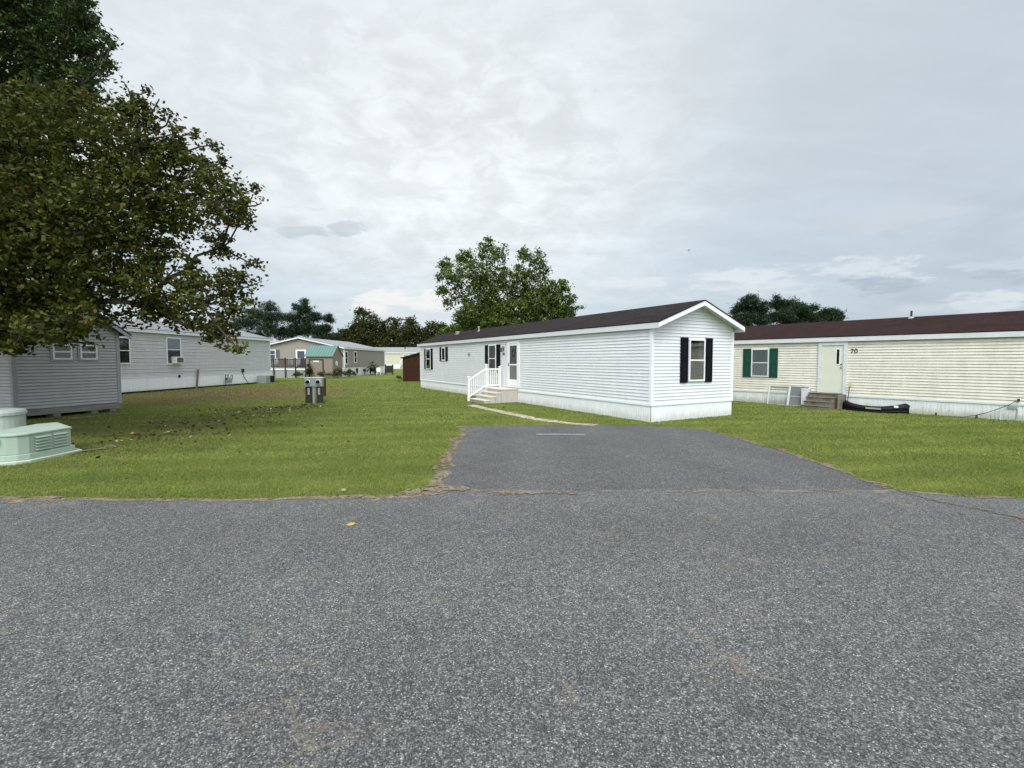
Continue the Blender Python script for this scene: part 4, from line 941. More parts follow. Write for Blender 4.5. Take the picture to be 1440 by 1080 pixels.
mb.add(vs, [tuple(range(n - 1, -1, -1)), tuple(range(2 * n, 3 * n))] + [(i, (i + 1) % n, n + (i + 1) % n, n + i) for i in range(n)] + [(n + i, n + (i + 1) % n, 2 * n + (i + 1) % n, 2 * n + i) for i in range(n)])
mb.build('lid', M['trans_green'], tf, bevel=.006)
def louvre(axis, a0, a1, z):
    mb = MB()
    if axis == 'x': mb.add([(a0 * .07 - .015, a0, z), (a1 * .07 - .015, a1, z), (a1 * .07 + .02, a1, z - .028), (a0 * .07 + .02, a0, z - .028), (a0 * .07 - .015, a0, z + .006), (a1 * .07 - .015, a1, z + .006), (a1 * .07 + .02, a1, z - .022), (a0 * .07 + .02, a0, z - .022)], [(0, 1, 2, 3), (4, 5, 6, 7), (0, 3, 7, 4), (1, 2, 6, 5), (2, 3, 7, 6)])
    else: mb.add([(a0, 0, z), (a1, 0, z), (a1, -.035, z - .028), (a0, -.035, z - .028), (a0, 0, z + .006), (a1, 0, z + .006), (a1, -.035, z - .022), (a0, -.035, z - .022)], [(0, 1, 2, 3), (4, 5, 6, 7), (0, 3, 7, 4), (1, 2, 6, 5), (2, 3, 7, 6)])
    mb.build('louvre', M['trans_green'], tf)
for k in range(5):
    z = .455 - k * .058
    louvre('x', .32, .62, z); louvre('x', .68, .96, z)
    if k < 2: louvre('y', -.66, -.30, z)
pd = empty('cable_pedestal', (-11.66, 10.7, 0), 0, 'round pale grey-green utility pedestal behind the transformer at the left edge', 'utility box')
MB().tube([(0, 0, 0), (0, 0, .66)], [.44, .42], 28).build('shell', M['pale_green'], pd, smooth=False)
MB().tube([(0, 0, .66), (0, 0, .72), (0, 0, .77), (0, 0, .79)], [.455, .455, .43, .30], 28).build('cap', M['pale_green'], pd)
# bare dirt beside the pad
ribbon('sand_patch', rough_line([(-8.98, 9.6), (-8.75, 10.1), (-8.9, 10.4)], .05, .05, 77), .07, .13, .03, M['dirt'], seed=8, jit=.6)
ribbon('sand_patch', rough_line([(-14.2, 15.0), (-13.6, 16.6)], .05, .05, 78), .2, .2, .03, M['dirt'], seed=9, jit=.6)

# ------------------------------------------------------------------ electric meters and post
em = empty('meter_pedestal', (-8.72, 20.84, 0), R(6), 'grey electric meter box with two round meters on dark posts in the lawn', 'electric meter')
for x in (-.25, .22): MB().box(x - .13, -.06, 0, x + .13, .10, .74).build('leg', M['dark_metal'], em, bevel=.01)
MB().box(-.055, -.09, 0, .025, -.061, .72).build('conduit', M['metal_grey'], em)
MB().box(-.385, -.13, .74, .365, .10, 1.12).build('meter_box', M['metal_grey'], em, bevel=.015)
MB().box(-.40, -.15, 1.121, .38, .12, 1.145).build('rain_lid', M['white_trim'], em)
for x in (-.24, .20):
    mb = MB(); mb.tube([(x, -.13, .95), (x, -.17, .95)], .105, 18); mb.build('meter_ring', M['white_trim'], em)
    mb = MB(); mb.tube([(x, -.171, .95), (x, -.24, .95), (x, -.255, .95)], [.085, .078, .055], 18); g = mb.build('meter_glass', M['black_plastic'], em, smooth=False)
    MB().box(x - .03, -.095, .38, x + .06, -.061, .68).build('breaker_cover', M['metal_grey'], em, bevel=.006)
wp = empty('wooden_post', (-9.95, 25.0, 0), 0, 'short dark brown wooden post standing behind the electric meters', 'post')
mb = MB(); mb.box(-.075, -.075, 0, .075, .075, .93); mb.add([(-.075, -.075, .93), (.075, -.075, .93), (.075, .075, .93), (-.075, .075, .93), (0, 0, .97)], [(0, 1, 4), (1, 2, 4), (2, 3, 4), (3, 0, 4)]); mb.build('shaft', M['post_wood'], wp)

# ------------------------------------------------------------------ beige home, deck, green roofed shed
mbg = dict(wall=M['beige_siding'], skirt=M['white_skirt'], trim=M['white_trim'], roof=M['pale_roof'], soffit=M['white_trim'])
bw = 10.4; ba = R(-2); b0 = Vector((-19.3, 54.5)) - Vector((math.cos(ba), math.sin(ba))) * bw
bh, F4 = home('taupe double-wide mobile home with pale roof, white trim and a raised deck', b0, -2, 15.2, bw, 1.0, 3.18, 3.36, 4.55, mbg, course=.12, gov=.35, ov=.15)
X4 = F4['x1']; Y4 = F4['y0']
window(bh, X4, .15, .95, 1.4, 2.95, fw=.1); window(bh, X4, 2.95, 3.8, 1.55, 3.0, fw=.1)
window(bh, Y4, bw - 9.1, bw - 8.0, 2.0, 3.1, fw=.09, name='window'); shutter(bh, Y4, bw - 7.95, bw - 7.55, 2.0, 3.1, plain("slate_shutter", (.10, .13, .15)))
mb = MB(Y4); a, b = bw - 5.65, bw - 4.45; mb.box(a, .001, 1.06, a + .18, .05, 3.12); mb.box(b - .18, .001, 1.06, b, .05, 3.12); mb.box(a + .18, .001, 2.95, b - .18, .05, 3.12); mb.build('door_frame', M['white_trim'], bh)
d = MB(Y4).box(a + .18, .002, 1.06, b - .18, .036, 2.95).build('door', plain("slate_door", (.05, .07, .10)), bh); MB(Y4).box(a + .33, .037, 1.9, b - .33, .041, 2.8).build('pane', M['glass'], d)
mb = MB(X4); mb.tube([(3.9, .0, .62), (3.9, .06, .62)], .33, 20); mb.build('skirt_vent', M['black_plastic'], bh)
dk = empty('wooden_deck', (-26.9, 51.0, 0), 0, 'dark wooden deck with railing and white rim in front of the taupe home', 'deck')
DW, DD = 4.75, 3.2
MB().box(0, 0, .98, DW, DD, 1.02).build('floor', M['dark_wood'], dk); MB().box(-.02, -.05, .84, DW + .02, -.003, 1.01).build('rim_board', M['white_trim'], dk)
MB().box(.04, .02, .0, DW - .04, .05, .835).build('skirt_panel', M['metal_grey'], dk)
for x in (.05, 1.25, 2.5, 3.6, DW - .05):
    MB().box(x - .06, -.12, 0, x + .06, -.052, 2.15).build('post', M['dark_wood'], dk)
for z in (1.12, 1.98): MB().box(0, -.045, z, DW, -.006, z + .08).build('rail', M['dark_wood'], dk)
for i in range(40): MB().box(.06 + i * .118, -.035, 1.2, .140 + i * .118, -.01, 1.98).build('baluster', M['dark_wood'], dk)
def chair_proto():
    c = empty('deck_chair', (0, 0, 0))
    MB().box(-.28, -.25, .40, .28, .27, .44).build('seat', M['white_plain'], c)
    mb = MB()
    for i in range(5): mb.box(-.26 + i * .11, .25, .44, -.18 + i * .11, .28, 1.02)
    mb.box(-.28, .245, 1.0, .28, .285, 1.07); mb.build('backrest', M['white_plain'], c)
    for x in (-.28, .25):
        for y in (-.25, .24): MB().box(x, y, 0, x + .04, y + .04, .62 if y < 0 else .44).build('leg', M['white_plain'], c)
        MB().box(x - .01, -.27, .62, x + .05, .27, .65).build('armrest', M['white_plain'], c)
    return c
def copy_tree(o, parent=None):
    c = o.copy(); COL.objects.link(c)
    if parent: c.parent = parent
    for ch_ in list(o.children): copy_tree(ch_, c)
    return c
c0 = chair_proto(); spots = [(-26.0, 52.0, .3, 'leftmost white chair on the dark deck of the taupe home'), (-24.6, 52.2, -.2, 'white chair in the middle of the dark deck'), (-23.6, 52.0, .1, 'white chair on the deck nearest to the shed with green roof')]
for i, (x, y, a, lb) in enumerate(spots):
    o = c0 if i == 0 else copy_tree(c0); o.location = (x, y, 1.02); o.rotation_euler = (0, 0, a); tag(o, lb, 'chair', 'white chairs on the deck')
# green roofed shed
gs = empty('tool_shed', (-21.75, 50.0, 0), R(-1), 'taupe wooden shed with teal green metal roof beside the deck', 'shed')
w_, d_, wz2, rz2 = 2.8, 2.75, 2.38, 3.42
mb = MB(); mb.box(0, 0, 0, w_, d_, wz2); mb.add([(0, 0, wz2), (0, d_, wz2), (0, d_ / 2, rz2), (w_, 0, wz2), (w_, d_, wz2), (w_, d_ / 2, rz2)], [(0, 1, 2), (3, 4, 5)])
for i in range(14): mb.box(.1 + i * .2, -.012, .02, .125 + i * .2, -.001, wz2 - .02)
mb.build('wall', M['taupe_boards'], gs)
mb = MB()
for sg in (0, 1):
    ye = -.18 if sg == 0 else d_ + .18; ez = wz2 - .18 * (rz2 - wz2) / (d_ / 2) + .02; vs = []
    for x in (-.12, w_ + .12): vs += [(x, ye, ez), (x, d_ / 2, rz2 + .02), (x, d_ / 2, rz2 + .06), (x, ye, ez + .04)]
    mb.add(vs, [(0, 1, 2, 3), (7, 6, 5, 4), (0, 4, 5, 1), (3, 2, 6, 7), (0, 3, 7, 4)])
    for i in range(11):
        x = -.1 + i * .30; mb.bar((x, ye, ez + .06), (x, d_ / 2, rz2 + .08), .035, .035)
mb.build('roof', M['teal_roof'], gs)
mb = MB(); mb.box(.30, -.04, .05, .40, -.013, 2.0); mb.box(1.75, -.04, .05, 1.87, -.013, 2.0); mb.box(.40, -.04, 1.88, 1.75, -.013, 2.0); mb.build('door_frame', M['post_wood'], gs)
MB().box(.41, -.03, .05, 1.74, -.014, 1.87).build('door', M['taupe_door'], gs)
MB().box(.80, -.07, 1.70, 1.40, -.042, 1.86).build('sign_plate', M['white_plain'], gs)
mb = MB(); mb.tube([(w_ + .0, 1.1, 1.55), (w_ + .05, 1.1, 1.55)], .28, 14); mb.build('wall_ornament', M['white_trim'], gs)

# ------------------------------------------------------------------ far yellow home and small things before it
my = dict(wall=M['yellow_siding'], skirt=M['white_skirt'], trim=M['white_trim'], roof=M['pale_roof'], soffit=M['white_trim'])
# long wall faces the camera: rotate so that local -x faces it
yh, F5 = home('distant pale yellow mobile home with pale roof at the end of the lawn', (-4.0, 102.0), 88, 28, 6.5, 1.05, 3.35, 3.55, 4.75, my, course=.14, ov=.2)
X5 = F5['x0']
window(yh, X5, 12.1, 13.6, 2.1, 3.0, fw=.12); window(yh, X5, 6.0, 7.3, 1.9, 3.0, fw=.1)
mb = MB(X5); mb.box(18.3, .002, 1.1, 18.4, .06, 3.2); mb.box(19.5, .002, 1.1, 19.6, .06, 3.2); mb.box(18.4, .002, 3.1, 19.5, .06, 3.2); mb.build('door_frame', M['white_trim'], yh)
MB(X5).box(18.4, .002, 1.1, 19.5, .04, 3.1).build('door', plain("pale_blue_door", (.30, .38, .42)), yh)
My = Matrix.Translation((-4.0, 102.0, 0)) @ Matrix.Rotation(R(88), 4, 'Z')
for k in (7.0, 11.0, 15.8): z = roof_z(1.8, 6.5, 3.55, 4.75, .2); MB().tube([(2.4, k + 4, z), (2.4, k + 4, z + .45)], .16, 8).build('roof_vent', M['dark_metal'], yh)
ys, T5 = wall_thing('entry_stairs', My, X5, 18.2, .05, 'grey stairs with white railings under the door of the far yellow home', 'stairs')
mb = MB(T5)
for i in range(6): mb.box(0, i * .3 if i == 0 else .9 + (i - 1) * .3, 0, 1.5, .9 + i * .3, 1.05 - i * .175)
mb.build('step_block', M['metal_grey'], ys)
for x in (0, 1.5):
    mb = MB(T5); mb.bar((x, 0, 2.0), (x, .9, 2.0), .08, .1); mb.bar((x, .9, 2.0), (x, 2.5, 1.0), .08, .1); mb.box(x - .05, .85, 0, x + .05, .95, 2.0); mb.box(x - .05, 2.4, 0, x + .05, 2.5, 1.0)
    for i in range(7): mb.box(x - .02, 1.1 + i * .19, 0.1, x + .02, 1.14 + i * .19, 1.9 - i * .118)
    mb.build('railing', M['white_plain'], ys)
bs = empty('utility_cabinet', (-16.15, 62.0, 0), R(4), 'dark brown wooden utility rack on the lawn before the far yellow home', 'utility rack')
for x in (-.5, .42): MB().box(x, -.05, 0, x + .16, .1, 1.35).build('post', M['post_wood'], bs)
MB().box(-.40, -.10, .25, .46, -.051, 1.2).build('back_board', M['dark_wood'], bs); MB().box(-.36, -.22, .65, -.02, -.101, 1.1).build('meter_box', M['dark_metal'], bs, bevel=.01); MB().box(.06, -.22, .65, .40, -.101, 1.1).build('meter_box', M['dark_metal'], bs, bevel=.01)
wc = empty('plastic_chair', (-17.1, 60.6, 0), R(20), 'white plastic chair on the grass at the corner of the taupe home', 'chair')
MB().box(-.25, -.25, .42, .25, .25, .46).build('seat', M['white_plain'], wc); MB().box(-.25, .22, .46, .25, .26, .95).build('backrest', M['white_plain'], wc)
for x in (-.25, .20):
    for y in (-.25, .2): MB().box(x, y, 0, x + .05, y + .05, .42).build('leg', M['white_plain'], wc)
gr = empty('barbecue_grill', (-17.75, 60.3, 0), 0, 'black barbecue grill standing by the white skirting of the taupe home', 'grill')
mb = MB(); mb.tube([(-.35, 0, .75), (.35, 0, .75)], .24, 14); mb.build('drum', M['black_plastic'], gr, smooth=True)
for x in (-.3, .26): MB().box(x, -.2, 0, x + .04, .2, .55).build('leg', M['dark_metal'], gr)
sp_ = empty('hose_stand', (-18.7, 60.0, 0), 0, 'small grey hose stand before the white skirting of the taupe home', 'hose stand')
mb = MB(); mb.box(-.05, -.05, 0, .05, .05, .6); mb.build('stake', M['grey_wood'], sp_); MB().tube([(0, -.1, .62), (0, .06, .62)], .2, 14).build('reel', M['dark_metal'], sp_)

# brown wooden shed
br = empty('wooden_shed', (-9.72, 42.1, 0), R(-4), 'dark reddish brown wooden shed with sloping roof behind the white home', 'shed')
w_, d_, zl, zh = 2.6, 2.4, 2.08, 2.78
mb = MB(); mb.add([(0, 0, 0), (w_, 0, 0), (w_, d_, 0), (0, d_, 0), (0, 0, zl), (w_, 0, zh), (w_, d_, zh), (0, d_, zl)], [(3, 2, 1, 0), (4, 5, 6, 7), (0, 1, 5, 4), (1, 2, 6, 5), (2, 3, 7, 6), (3, 0, 4, 7)])
for i in range(9):
    x = .02 + i * .3; mb.box(x, -.03, 0, x + .06, -.001, zl + (zh - zl) * x / w_ - .01)
mb.build('wall', M['brown_wood'], br)
mb = MB(); mb.add([(-.18, -.15, zl - .03), (w_ + .1, -.15, zh + .045), (w_ + .1, d_ + .15, zh + .045), (-.18, d_ + .15, zl - .03), (-.18, -.15, zl + .05), (w_ + .1, -.15, zh + .125), (w_ + .1, d_ + .15, zh + .125), (-.18, d_ + .15, zl + .05)], [(3, 2, 1, 0), (4, 5, 6, 7), (0, 1, 5, 4), (1, 2, 6, 5), (2, 3, 7, 6), (3, 0, 4, 7)])
mb.build('roof', M['shed_shingle'], br)

# ------------------------------------------------------------------ trees
def tree(name, label, cat, base, blobs, nclump, per, crad, lsize, lmat, tr=.2, th=2.0, asp=.6, group=None, seed=1, bark='bark', up=.6, flat=1.0, shell=.45, limbs=True):
    """blobs: (x,y,z,r) of the crown in world space"""
    r = np.random.default_rng(seed); rr = random.Random(seed)
    root = empty(name, base, 0, label, cat, group); B = np.array(base, float)
    bl = np.array(blobs, float); wgt = bl[:, 3] ** 2.0; wgt /= wgt.sum()
    idx = r.choice(len(bl), nclump, p=wgt); d = r.normal(size=(nclump, 3)); d /= np.linalg.norm(d, axis=1)[:, None]
    rad = bl[idx, 3] * (shell + (1 - shell) * r.random(nclump) ** .6) * r.uniform(.82, 1.10, nclump)
    C = bl[idx, :3] + d * rad[:, None] * np.array([1, 1, flat])
    m = C[:, 2] > .3; C = C[m]; idx = idx[m]; d = d[m]
    nC = len(C); k = r.poisson(per, nC); ci = np.repeat(np.arange(nC), k)
    cr = crad * r.uniform(.5, 1.3, nC)
    P = C[ci] + r.normal(size=(len(ci), 3)) * (cr[ci] * .55)[:, None] * np.array([1, 1, .75])
    Nn = r.normal(size=P.shape); Nn[:, 2] = np.abs(Nn[:, 2]) + up; Nn /= np.linalg.norm(Nn, axis=1)[:, None]
    o = tri_mesh('crown', leaf_quads(P - B, Nn, lsize, asp, r), M[lmat], 4); o.parent = root
    mb = MB(); cen = bl[:, :3].mean(axis=0)
    zt = th; top = Vector((cen[0] * .35, cen[1] * .35, 0)) + Vector((B[0], B[1], 0)) * 0
    f1 = Vector((B[0], B[1], B[2] + zt)); hub = Vector(((B[0] * .6 + cen[0] * .4), (B[1] * .6 + cen[1] * .4), max(zt * 1.15, cen[2] * .8)))
    Lc = lambda p: tuple(Vector(p) - Vector(B))
    mb.tube([Lc((B[0], B[1], B[2] - .1)), Lc((B[0], B[1], B[2] + min(.25, th * .3))), Lc(f1), Lc(hub)], [tr * 1.5, tr * 1.1, tr * .8, tr * .3], 10)
    if limbs:
        order = sorted(range(len(bl)), key=lambda i: (Vector(bl[i, :3]) - f1).length)
        par = {}; done = []
        for bi in order:
            c = Vector(bl[bi, :3]); best = None; bd_ = (c - hub).length * .9
            for dj in done:
                q = (Vector(bl[dj, :3]) - c).length
                if q < bd_ and (Vector(bl[dj, :3]) - f1).length < (c - f1).length * .92: bd_ = q; best = dj
            par[bi] = best; done.append(bi)
        wt = {i: 1.0 for i in order}
        for bi in reversed(order):
            if par[bi] is not None: wt[par[bi]] += wt[bi]
        for bi in order:
            c = Vector(bl[bi, :3]); p_ = par[bi]
            st_ = f1.lerp(hub, rr.uniform(.2, .95)) if p_ is None else Vector(bl[p_, :3])
            ra = min(tr * .26, tr * .075 * math.sqrt(wt[bi]) + .004); ln = (c - st_).length
            j = lambda k: Vector((rr.uniform(-1, 1), rr.uniform(-1, 1), rr.uniform(-.4, 1))) * ln * k
            mb.tube([Lc(st_), Lc(st_.lerp(c, .33) + j(.11)), Lc(st_.lerp(c, .67) + j(.10)), Lc(c)], [ra, ra * .85, ra * .72, ra * .55], 6)
            sel = np.where(idx == bi)[0][:14]
            for q in sel:
                e_ = Vector(C[q]); l2 = (e_ - c).length
                m1 = c.lerp(e_, .4) + Vector((rr.uniform(-1, 1), rr.uniform(-1, 1), rr.uniform(-.5, .8))) * l2 * .2
                mb.tube([Lc(c), Lc(m1), Lc(e_)], [ra * .4, ra * .25, .003], 4, False)
    mb.build('trunk', M[bark], root, smooth=True); return root
def pxb(lst, seed=0, jit=0.0):
    """crown lobes: (across, up) seen at a distance, radius, distance -> metres"""
    r = random.Random(seed); out = []
    for u, v_, q, D in lst:
        D += r.uniform(-jit, jit); out.append(((u - 720) / FPX * D, D, CAM_H - (v_ - 506.5) / FPX * D, q / FPX * D))
    return out
front = pxb([(305, 290, 46, 12), (255, 262, 62, 12.2), (205, 215, 58, 12), (205, 300, 70, 11.4), (120, 215, 85, 12), (40, 230, 100, 12), (-60, 230, 120, 12), (318, 350, 22, 12), (327, 398, 26, 11.8), (290, 428, 44, 11.6), (318, 462, 18, 11.4),
             (235, 395, 56, 11.6), (222, 432, 24, 11.2), (150, 330, 95, 11.5), (60, 350, 105, 11), (-50, 370, 110, 11), (140, 425, 52, 11), (70, 430, 58, 10.8), (0, 440, 62, 10.6), (-90, 450, 80, 10.8), (335, 300, 22, 12.2), (350, 292, 14, 12.2),
             (95, 465, 22, 10.6), (20, 470, 28, 10.5), (316, 482, 12, 11.4), (336, 491, 7, 11.4), (298, 468, 14, 11.4), (345, 430, 20, 11.7), (272, 462, 12, 11.4), (250, 452, 12, 11.3),
             (374, 290, 6, 12), (362, 272, 9, 12), (356, 318, 9, 12), (342, 262, 12, 12), (322, 236, 10, 12.1), (305, 212, 8, 12.1), (283, 196, 9, 12.2), (252, 172, 9, 12.2), (238, 150, 7, 12.3), (262, 195, 12, 12.1), (222, 138, 6, 12.3), (196, 136, 8, 12.3), (360, 375, 12, 11.8), (365, 400, 9, 11.8),
             (92, 450, 26, 10.0), (62, 460, 24, 9.9), (122, 446, 20, 10.2), (30, 462, 24, 9.8), (-180, 300, 130, 11), (-200, 440, 110, 10), (-330, 360, 140, 10), (-300, 200, 150, 11), (10, 486, 14, 10.5), (130, 482, 9, 10.6), (75, 478, 9, 10.6),  (205, 165, 22, 12.3), (265, 222, 16, 12.1), (300, 236, 12, 12.1), (60, 310, 90, 14), (-40, 300, 120, 14.5)], 3, .8)  # large lobes left of view added to shade the shed's side
tree('maple_tree', 'large olive-brown leafy tree overhanging the left lawn and shed', 'tree', (-14.2, 11.3, 0), front, 11800, 13, .15, .115, 'leaf_olive', tr=.30, th=2.2, asp=.62, seed=11, up=.3)
rear = pxb([(40, 60, 82, 15.5), (105, 90, 50, 15.3), (120, 55, 34, 15), (30, 150, 90, 15.5), (110, 150, 50, 15.2), (-60, 60, 140, 16), (20, -40, 110, 16), (-40, -120, 150, 16.5), (85, 20, 60, 15.5), (-80, 200, 140, 16), (150, 95, 22, 15), (120, 15, 24, 15), (168, 75, 14, 15), (165, 110, 12, 15), (140, 45, 16, 15), (135, 130, 22, 15), (176, 70, 6, 15)], 5, .5)
tree('oak_tree', 'tall dark green tree rising at the top left behind the olive one', 'tree', (-18.6, 17.9, 0), rear, 7600, 14, .19, .145, 'leaf_dark', tr=.32, th=4.0, asp=.45, seed=12, up=.3)
# pair of trees behind the white home
Ta_ = pxb([(657, 368, 15, 45), (682, 355, 14, 45), (702, 362, 12, 45), (640, 388, 17, 44), (668, 388, 20, 45), (696, 388, 22, 45.5), (716, 396, 16, 45.5), (645, 412, 15, 45), (672, 418, 22, 45), (702, 420, 22, 45), (660, 438, 14, 44), (690, 446, 22, 45), (624, 378, 8, 45), (620, 392, 6, 45), (625, 410, 8, 45), (630, 428, 8, 45), (618, 414, 4, 45), (688, 342, 5, 45), (708, 350, 4, 45), (700, 455, 30, 45.5), (665, 455, 22, 45), (630, 372, 8, 45)], 6, .8)
tree('shade_tree', 'broad green tree behind the white home, the left one of the pair', 'tree', (-2.6, 45, 0), Ta_ + pxb([(672, 452, 18, 45), (700, 452, 20, 45), (650, 448, 14, 45), (690, 425, 16, 46.5), (672, 400, 16, 46.5)], 16), 1700, 16, .33, .205, 'leaf_green', tr=.26, th=3, asp=.7, seed=13, up=.2, group='green trees behind the white home')
Tb_ = pxb([(738, 364, 9, 46), (734, 384, 13, 46.3), (730, 408, 16, 46.3), (754, 372, 12, 46), (764, 382, 7, 46), (752, 398, 18, 46), (772, 412, 18, 46), (790, 412, 12, 46), (802, 424, 9, 46), (800, 438, 10, 46), (814, 432, 5, 46), (755, 425, 20, 46), (780, 432, 18, 46), (765, 445, 34, 46), (730, 445, 32, 46.5), (790, 402, 9, 46), (735, 358, 8, 46), (758, 358, 6, 46)], 7, .8)
tree('shade_tree', 'green tree with lower right shoulder behind the white home roof, right one of the pair', 'tree', (2.9, 46.3, 0), Tb_ + pxb([(740, 448, 20, 46), (768, 445, 20, 46), (795, 446, 12, 46), (735, 420, 14, 47), (722, 440, 14, 47)], 17), 1550, 16, .33, .205, 'leaf_green', tr=.24, th=3, asp=.7, seed=14, up=.2, group='green trees behind the white home')
Tc_ = pxb([(655, 462, 16, 60), (640, 470, 14, 60), (672, 462, 14, 60), (625, 472, 12, 60)], 8)
tree('shade_tree', 'low green tree peeking over the far end of the white home roof', 'tree', (-6.5, 60, 0), Tc_ + [(-6.5, 60, 3.2, 2.2)], 420, 18, .45, .26, 'leaf_green', tr=.18, th=1.6, asp=.7, seed=15, up=.2)
# pines on the right behind the cream home
def pine(base, blobs, label, seed, ncl, D, grp):
    return tree('pine_tree', label, 'tree', base, blobs, ncl, 26, .55, .50, 'leaf_pine', tr=.26, th=5.5, asp=.16, seed=seed, bark='pine_bark', up=.1, flat=.55, group=grp, shell=.2)
g1 = 'pines behind the cream home'
pine((34.7, 70, 0), pxb([(1052, 424, 13, 70), (1040, 434, 12, 70), (1062, 438, 14, 70), (1048, 448, 16, 70), (1035, 452, 12, 70), (1068, 452, 12, 70), (1032, 440, 6, 70), (1050, 466, 15, 70), (1072, 428, 6, 70)], 1, 1), 'tallest round-topped pine behind the left end of the cream home', 21, 700, 70, g1)
pine((41.5, 71, 0), pxb([(1092, 430, 12, 71), (1108, 430, 13, 71), (1122, 436, 13, 71), (1100, 444, 16, 71), (1128, 446, 14, 71), (1082, 448, 13, 71), (1112, 456, 16, 71), (1090, 420, 5, 71), (1140, 434, 7, 71)], 2, 1), 'wide dark pine in the middle of the three behind the cream home', 22, 800, 70, g1)
pine((48.0, 72, 0), pxb([(1160, 440, 10, 72), (1172, 440, 8, 72), (1150, 446, 10, 72), (1166, 450, 13, 72), (1178, 446, 6, 72), (1148, 456, 12, 72), (1170, 460, 12, 72)], 3, 1), 'lowest and rightmost pine behind the cream home', 23, 480, 70, g1)
# dark pines behind the beige home
g2 = 'dark pines behind the taupe home'
pine((-46, 95, 0), pxb([(380, 432, 14, 95), (368, 445, 18, 95), (392, 448, 16, 95), (378, 462, 20, 95), (358, 440, 12, 95), (345, 455, 20, 95), (398, 470, 16, 95), (360, 475, 20, 95)], 4, 2), 'dark pine beside the big tree foliage, leftmost behind the taupe home', 24, 900, 95, g2)
pine((-40, 96, 0), pxb([(428, 434, 15, 96), (416, 448, 16, 96), (442, 446, 14, 96), (430, 462, 20, 96), (410, 466, 16, 96), (448, 466, 14, 96), (430, 424, 6, 96)], 5, 2), 'dark round-topped pine directly above the taupe home gable', 25, 900, 95, g2)
pine((-35.5, 97, 0), pxb([(463, 450, 8, 97), (458, 462, 10, 97), (452, 478, 14, 97), (468, 474, 10, 97), (464, 445, 4, 97)], 6, 1), 'small dark pine at the right end of the dark group', 26, 420, 95, g2)
g3 = 'brown-green trees along the far edge of the lawn'
specs = [(485, 118, 474, 18, 'low brown-green tree right of the dark pines'), (518, 120, 452, 26, 'tallest brown-green tree above the yellow home left end'), (548, 121, 462, 22, 'brown-green tree with rounded top next to the tallest one'),
         (578, 119, 464, 22, 'brown-green tree directly above the brown shed'), (606, 120, 466, 20, 'brown-green tree near the far corner of the white home'), (632, 121, 470, 18, 'last brown-green tree partly hidden by the white home roof'), (500, 121, 468, 18, 'brown-green tree between the low one and the tallest one')]
for i, (u, D, v_, q, lb) in enumerate(specs):
    rr = random.Random(50 + i)
    b = [(u, v_, q * .62, D), (u - q * .5, v_ + q * .5, q * .6, D), (u + q * .5, v_ + q * .45, q * .6, D), (u, v_ + q, q * .8, D), (u - q * .6, v_ + q * 1.3, q * .7, D), (u + q * .6, v_ + q * 1.3, q * .7, D)] + [(u + rr.uniform(-.6, .6) * q, v_ - q * rr.uniform(.3, .6), q * .25, D) for _ in range(2)]
    P = pxb(b, i, 1.5)
    tree('broadleaf_tree', lb, 'tree', ((u - 720) / FPX * D, D, 0), P, 620, 15, .75, .52, 'leaf_autumn', tr=.28, th=2.5, asp=.6, seed=60 + i, up=.2, group=g3, limbs=False)
# far wood seen low between them
def far_wood():
    r = np.random.default_rng(9); n = 52000; x = r.uniform(-170, 120, n); h = 5.5 + 1.6 * np.sin(x * .21) + .9 * np.sin(x * .6 + 2)
    P = np.stack([x, r.uniform(132, 142, n), h * r.random(n) ** .7], 1); Nn = r.normal(size=P.shape); Nn /= np.linalg.norm(Nn, axis=1)[:, None]
    return leaf_quads(P, Nn, .95, .7, r)
tag(tri_mesh('far_wood', far_wood(), M['leaf_autumn'], 4), 'low dark wood closing the view behind the far homes', 'wood', kind='stuff')

# shrubs by the green roofed shed
def shrub(label, x, y, h, w, mat, seed, n=120, cat='shrub', name='shrub'):
    b = [(x, y, h * .5, w * .5), (x - w * .35, y, h * .38, w * .38), (x + w * .35, y, h * .4, w * .38), (x, y, h * .8, w * .28)]
    return tree(name, label, cat, (x, y, 0), b, n, 12, .16, .13, mat, tr=.03, th=.1, asp=.5, seed=seed, up=.3, limbs=False)
shrub('brown-green shrub at the right corner of the teal-roofed shed', -18.2, 49.3, .95, 1.3, 'leaf_autumn', 70)
shrub('dark shrub nearest the white skirting right of the shed', -17.2, 50.2, .8, 1.1, 'leaf_dark', 71)
shrub('low brownish plant in front of the taupe shed wall', -19.7, 49.3, .55, 1.2, 'leaf_autumn', 72, 90, 'plant', 'garden_plant')
shrub('upright dark vine climbing left of the shed door', -21.3, 49.6, 1.7, .5, 'leaf_dark', 73, 110, 'plant', 'garden_plant')
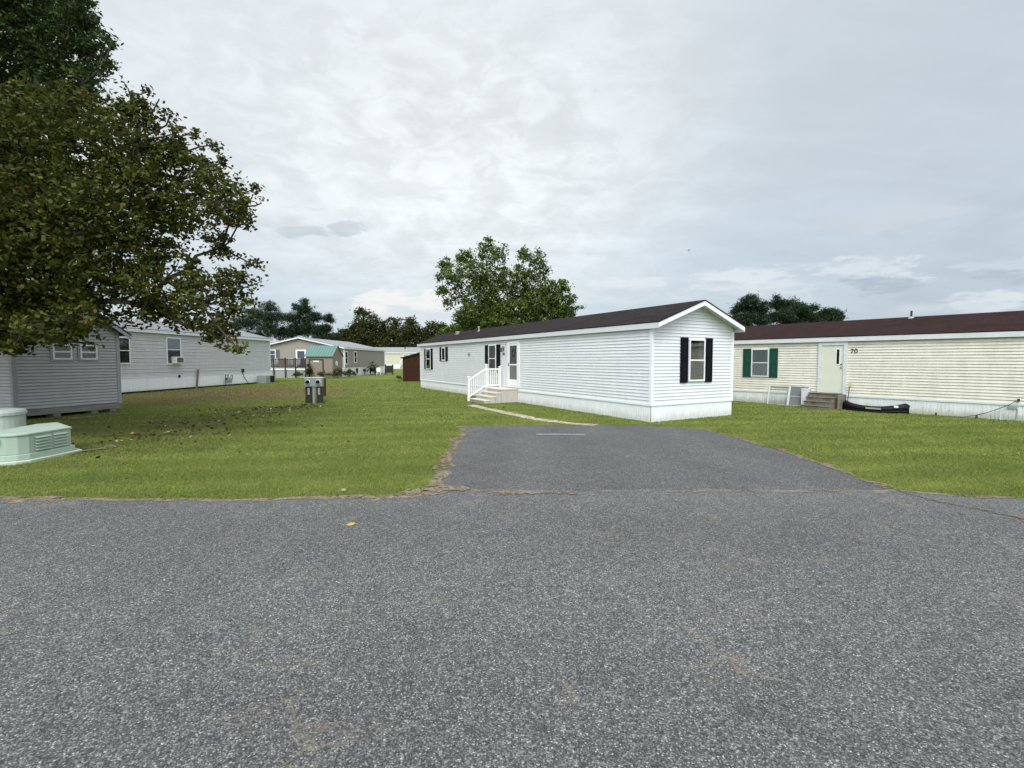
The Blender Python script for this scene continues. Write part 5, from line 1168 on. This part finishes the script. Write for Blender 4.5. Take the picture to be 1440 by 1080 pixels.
shrub('low plant between the deck and the shed', -22.3, 49.4, .6, .9, 'leaf_autumn', 74, 80, 'plant', 'garden_plant')
shrub('bushy brown-green plant at the far corner of the taupe home', -18.1, 61.3, 1.7, 1.3, 'leaf_autumn', 75)
shrub('small green weed at the near corner of the brown shed', -9.95, 41.6, .45, .6, 'leaf_dark', 76, 50, 'plant', 'garden_plant')
for i, (s, n_) in enumerate(((2.04, .2), (1.05, .1))):
    p = Mc @ (X2 @ Vector((s, n_, 0)))
    shrub(['small weed growing beside the bumper at the weathered skirting', 'small weed under the dark hose at the right'][i], p.x, p.y, .16, .3, 'leaf_green', 80 + i, 26, 'plant', 'weed')

# ------------------------------------------------------------------ yellow leaf and bird
lf = MB(); P0 = [(-.075, 0, .012), (-.03, -.035, .004), (.03, -.03, .010), (.06, 0, .02), (.03, .032, .03), (-.03, .035, .022), (0, 0, .032)]
lf.add(P0, [(0, 1, 6), (1, 2, 6), (2, 3, 6), (3, 4, 6), (4, 5, 6), (5, 0, 6)]); lf.tube([(.06, 0, .02), (.10, .01, .008)], .003, 5)
lo = lf.build('fallen_leaf', M['leaf_yellow'], None); lo.location = (-1.84, 5.33, .012); lo.rotation_euler = (0, 0, .1); lo.scale = (.75, .75, .9); tag(lo, 'single yellow leaf lying alone on the grey road', 'leaf')
bd = empty('flying_bird', (33.2, 90, CAM_H + 20.6), R(30), 'tiny dark bird flying in the sky above the white home gable', 'bird')
mb = MB(); mb.tube([(-.25, 0, 0), (-.15, 0, .01), (.0, 0, .02), (.15, 0, .03), (.25, 0, .02)], [.01, .05, .08, .05, .01], 8); mb.build('body', M['wing'], bd, smooth=True)
for sgn in (-1, 1):
    mb = MB(); mb.add([(.1, 0, .03), (-.1, 0, .03), (-.06, sgn * .3, .12), (.1, sgn * .3, .13), (-.05, sgn * .6, .02)], [(0, 1, 2, 3), (3, 2, 4)]); o = mb.build('wing', M['wing'], bd); o.modifiers.new('thick', 'SOLIDIFY').thickness = .01
print('built', len(bpy.data.objects))
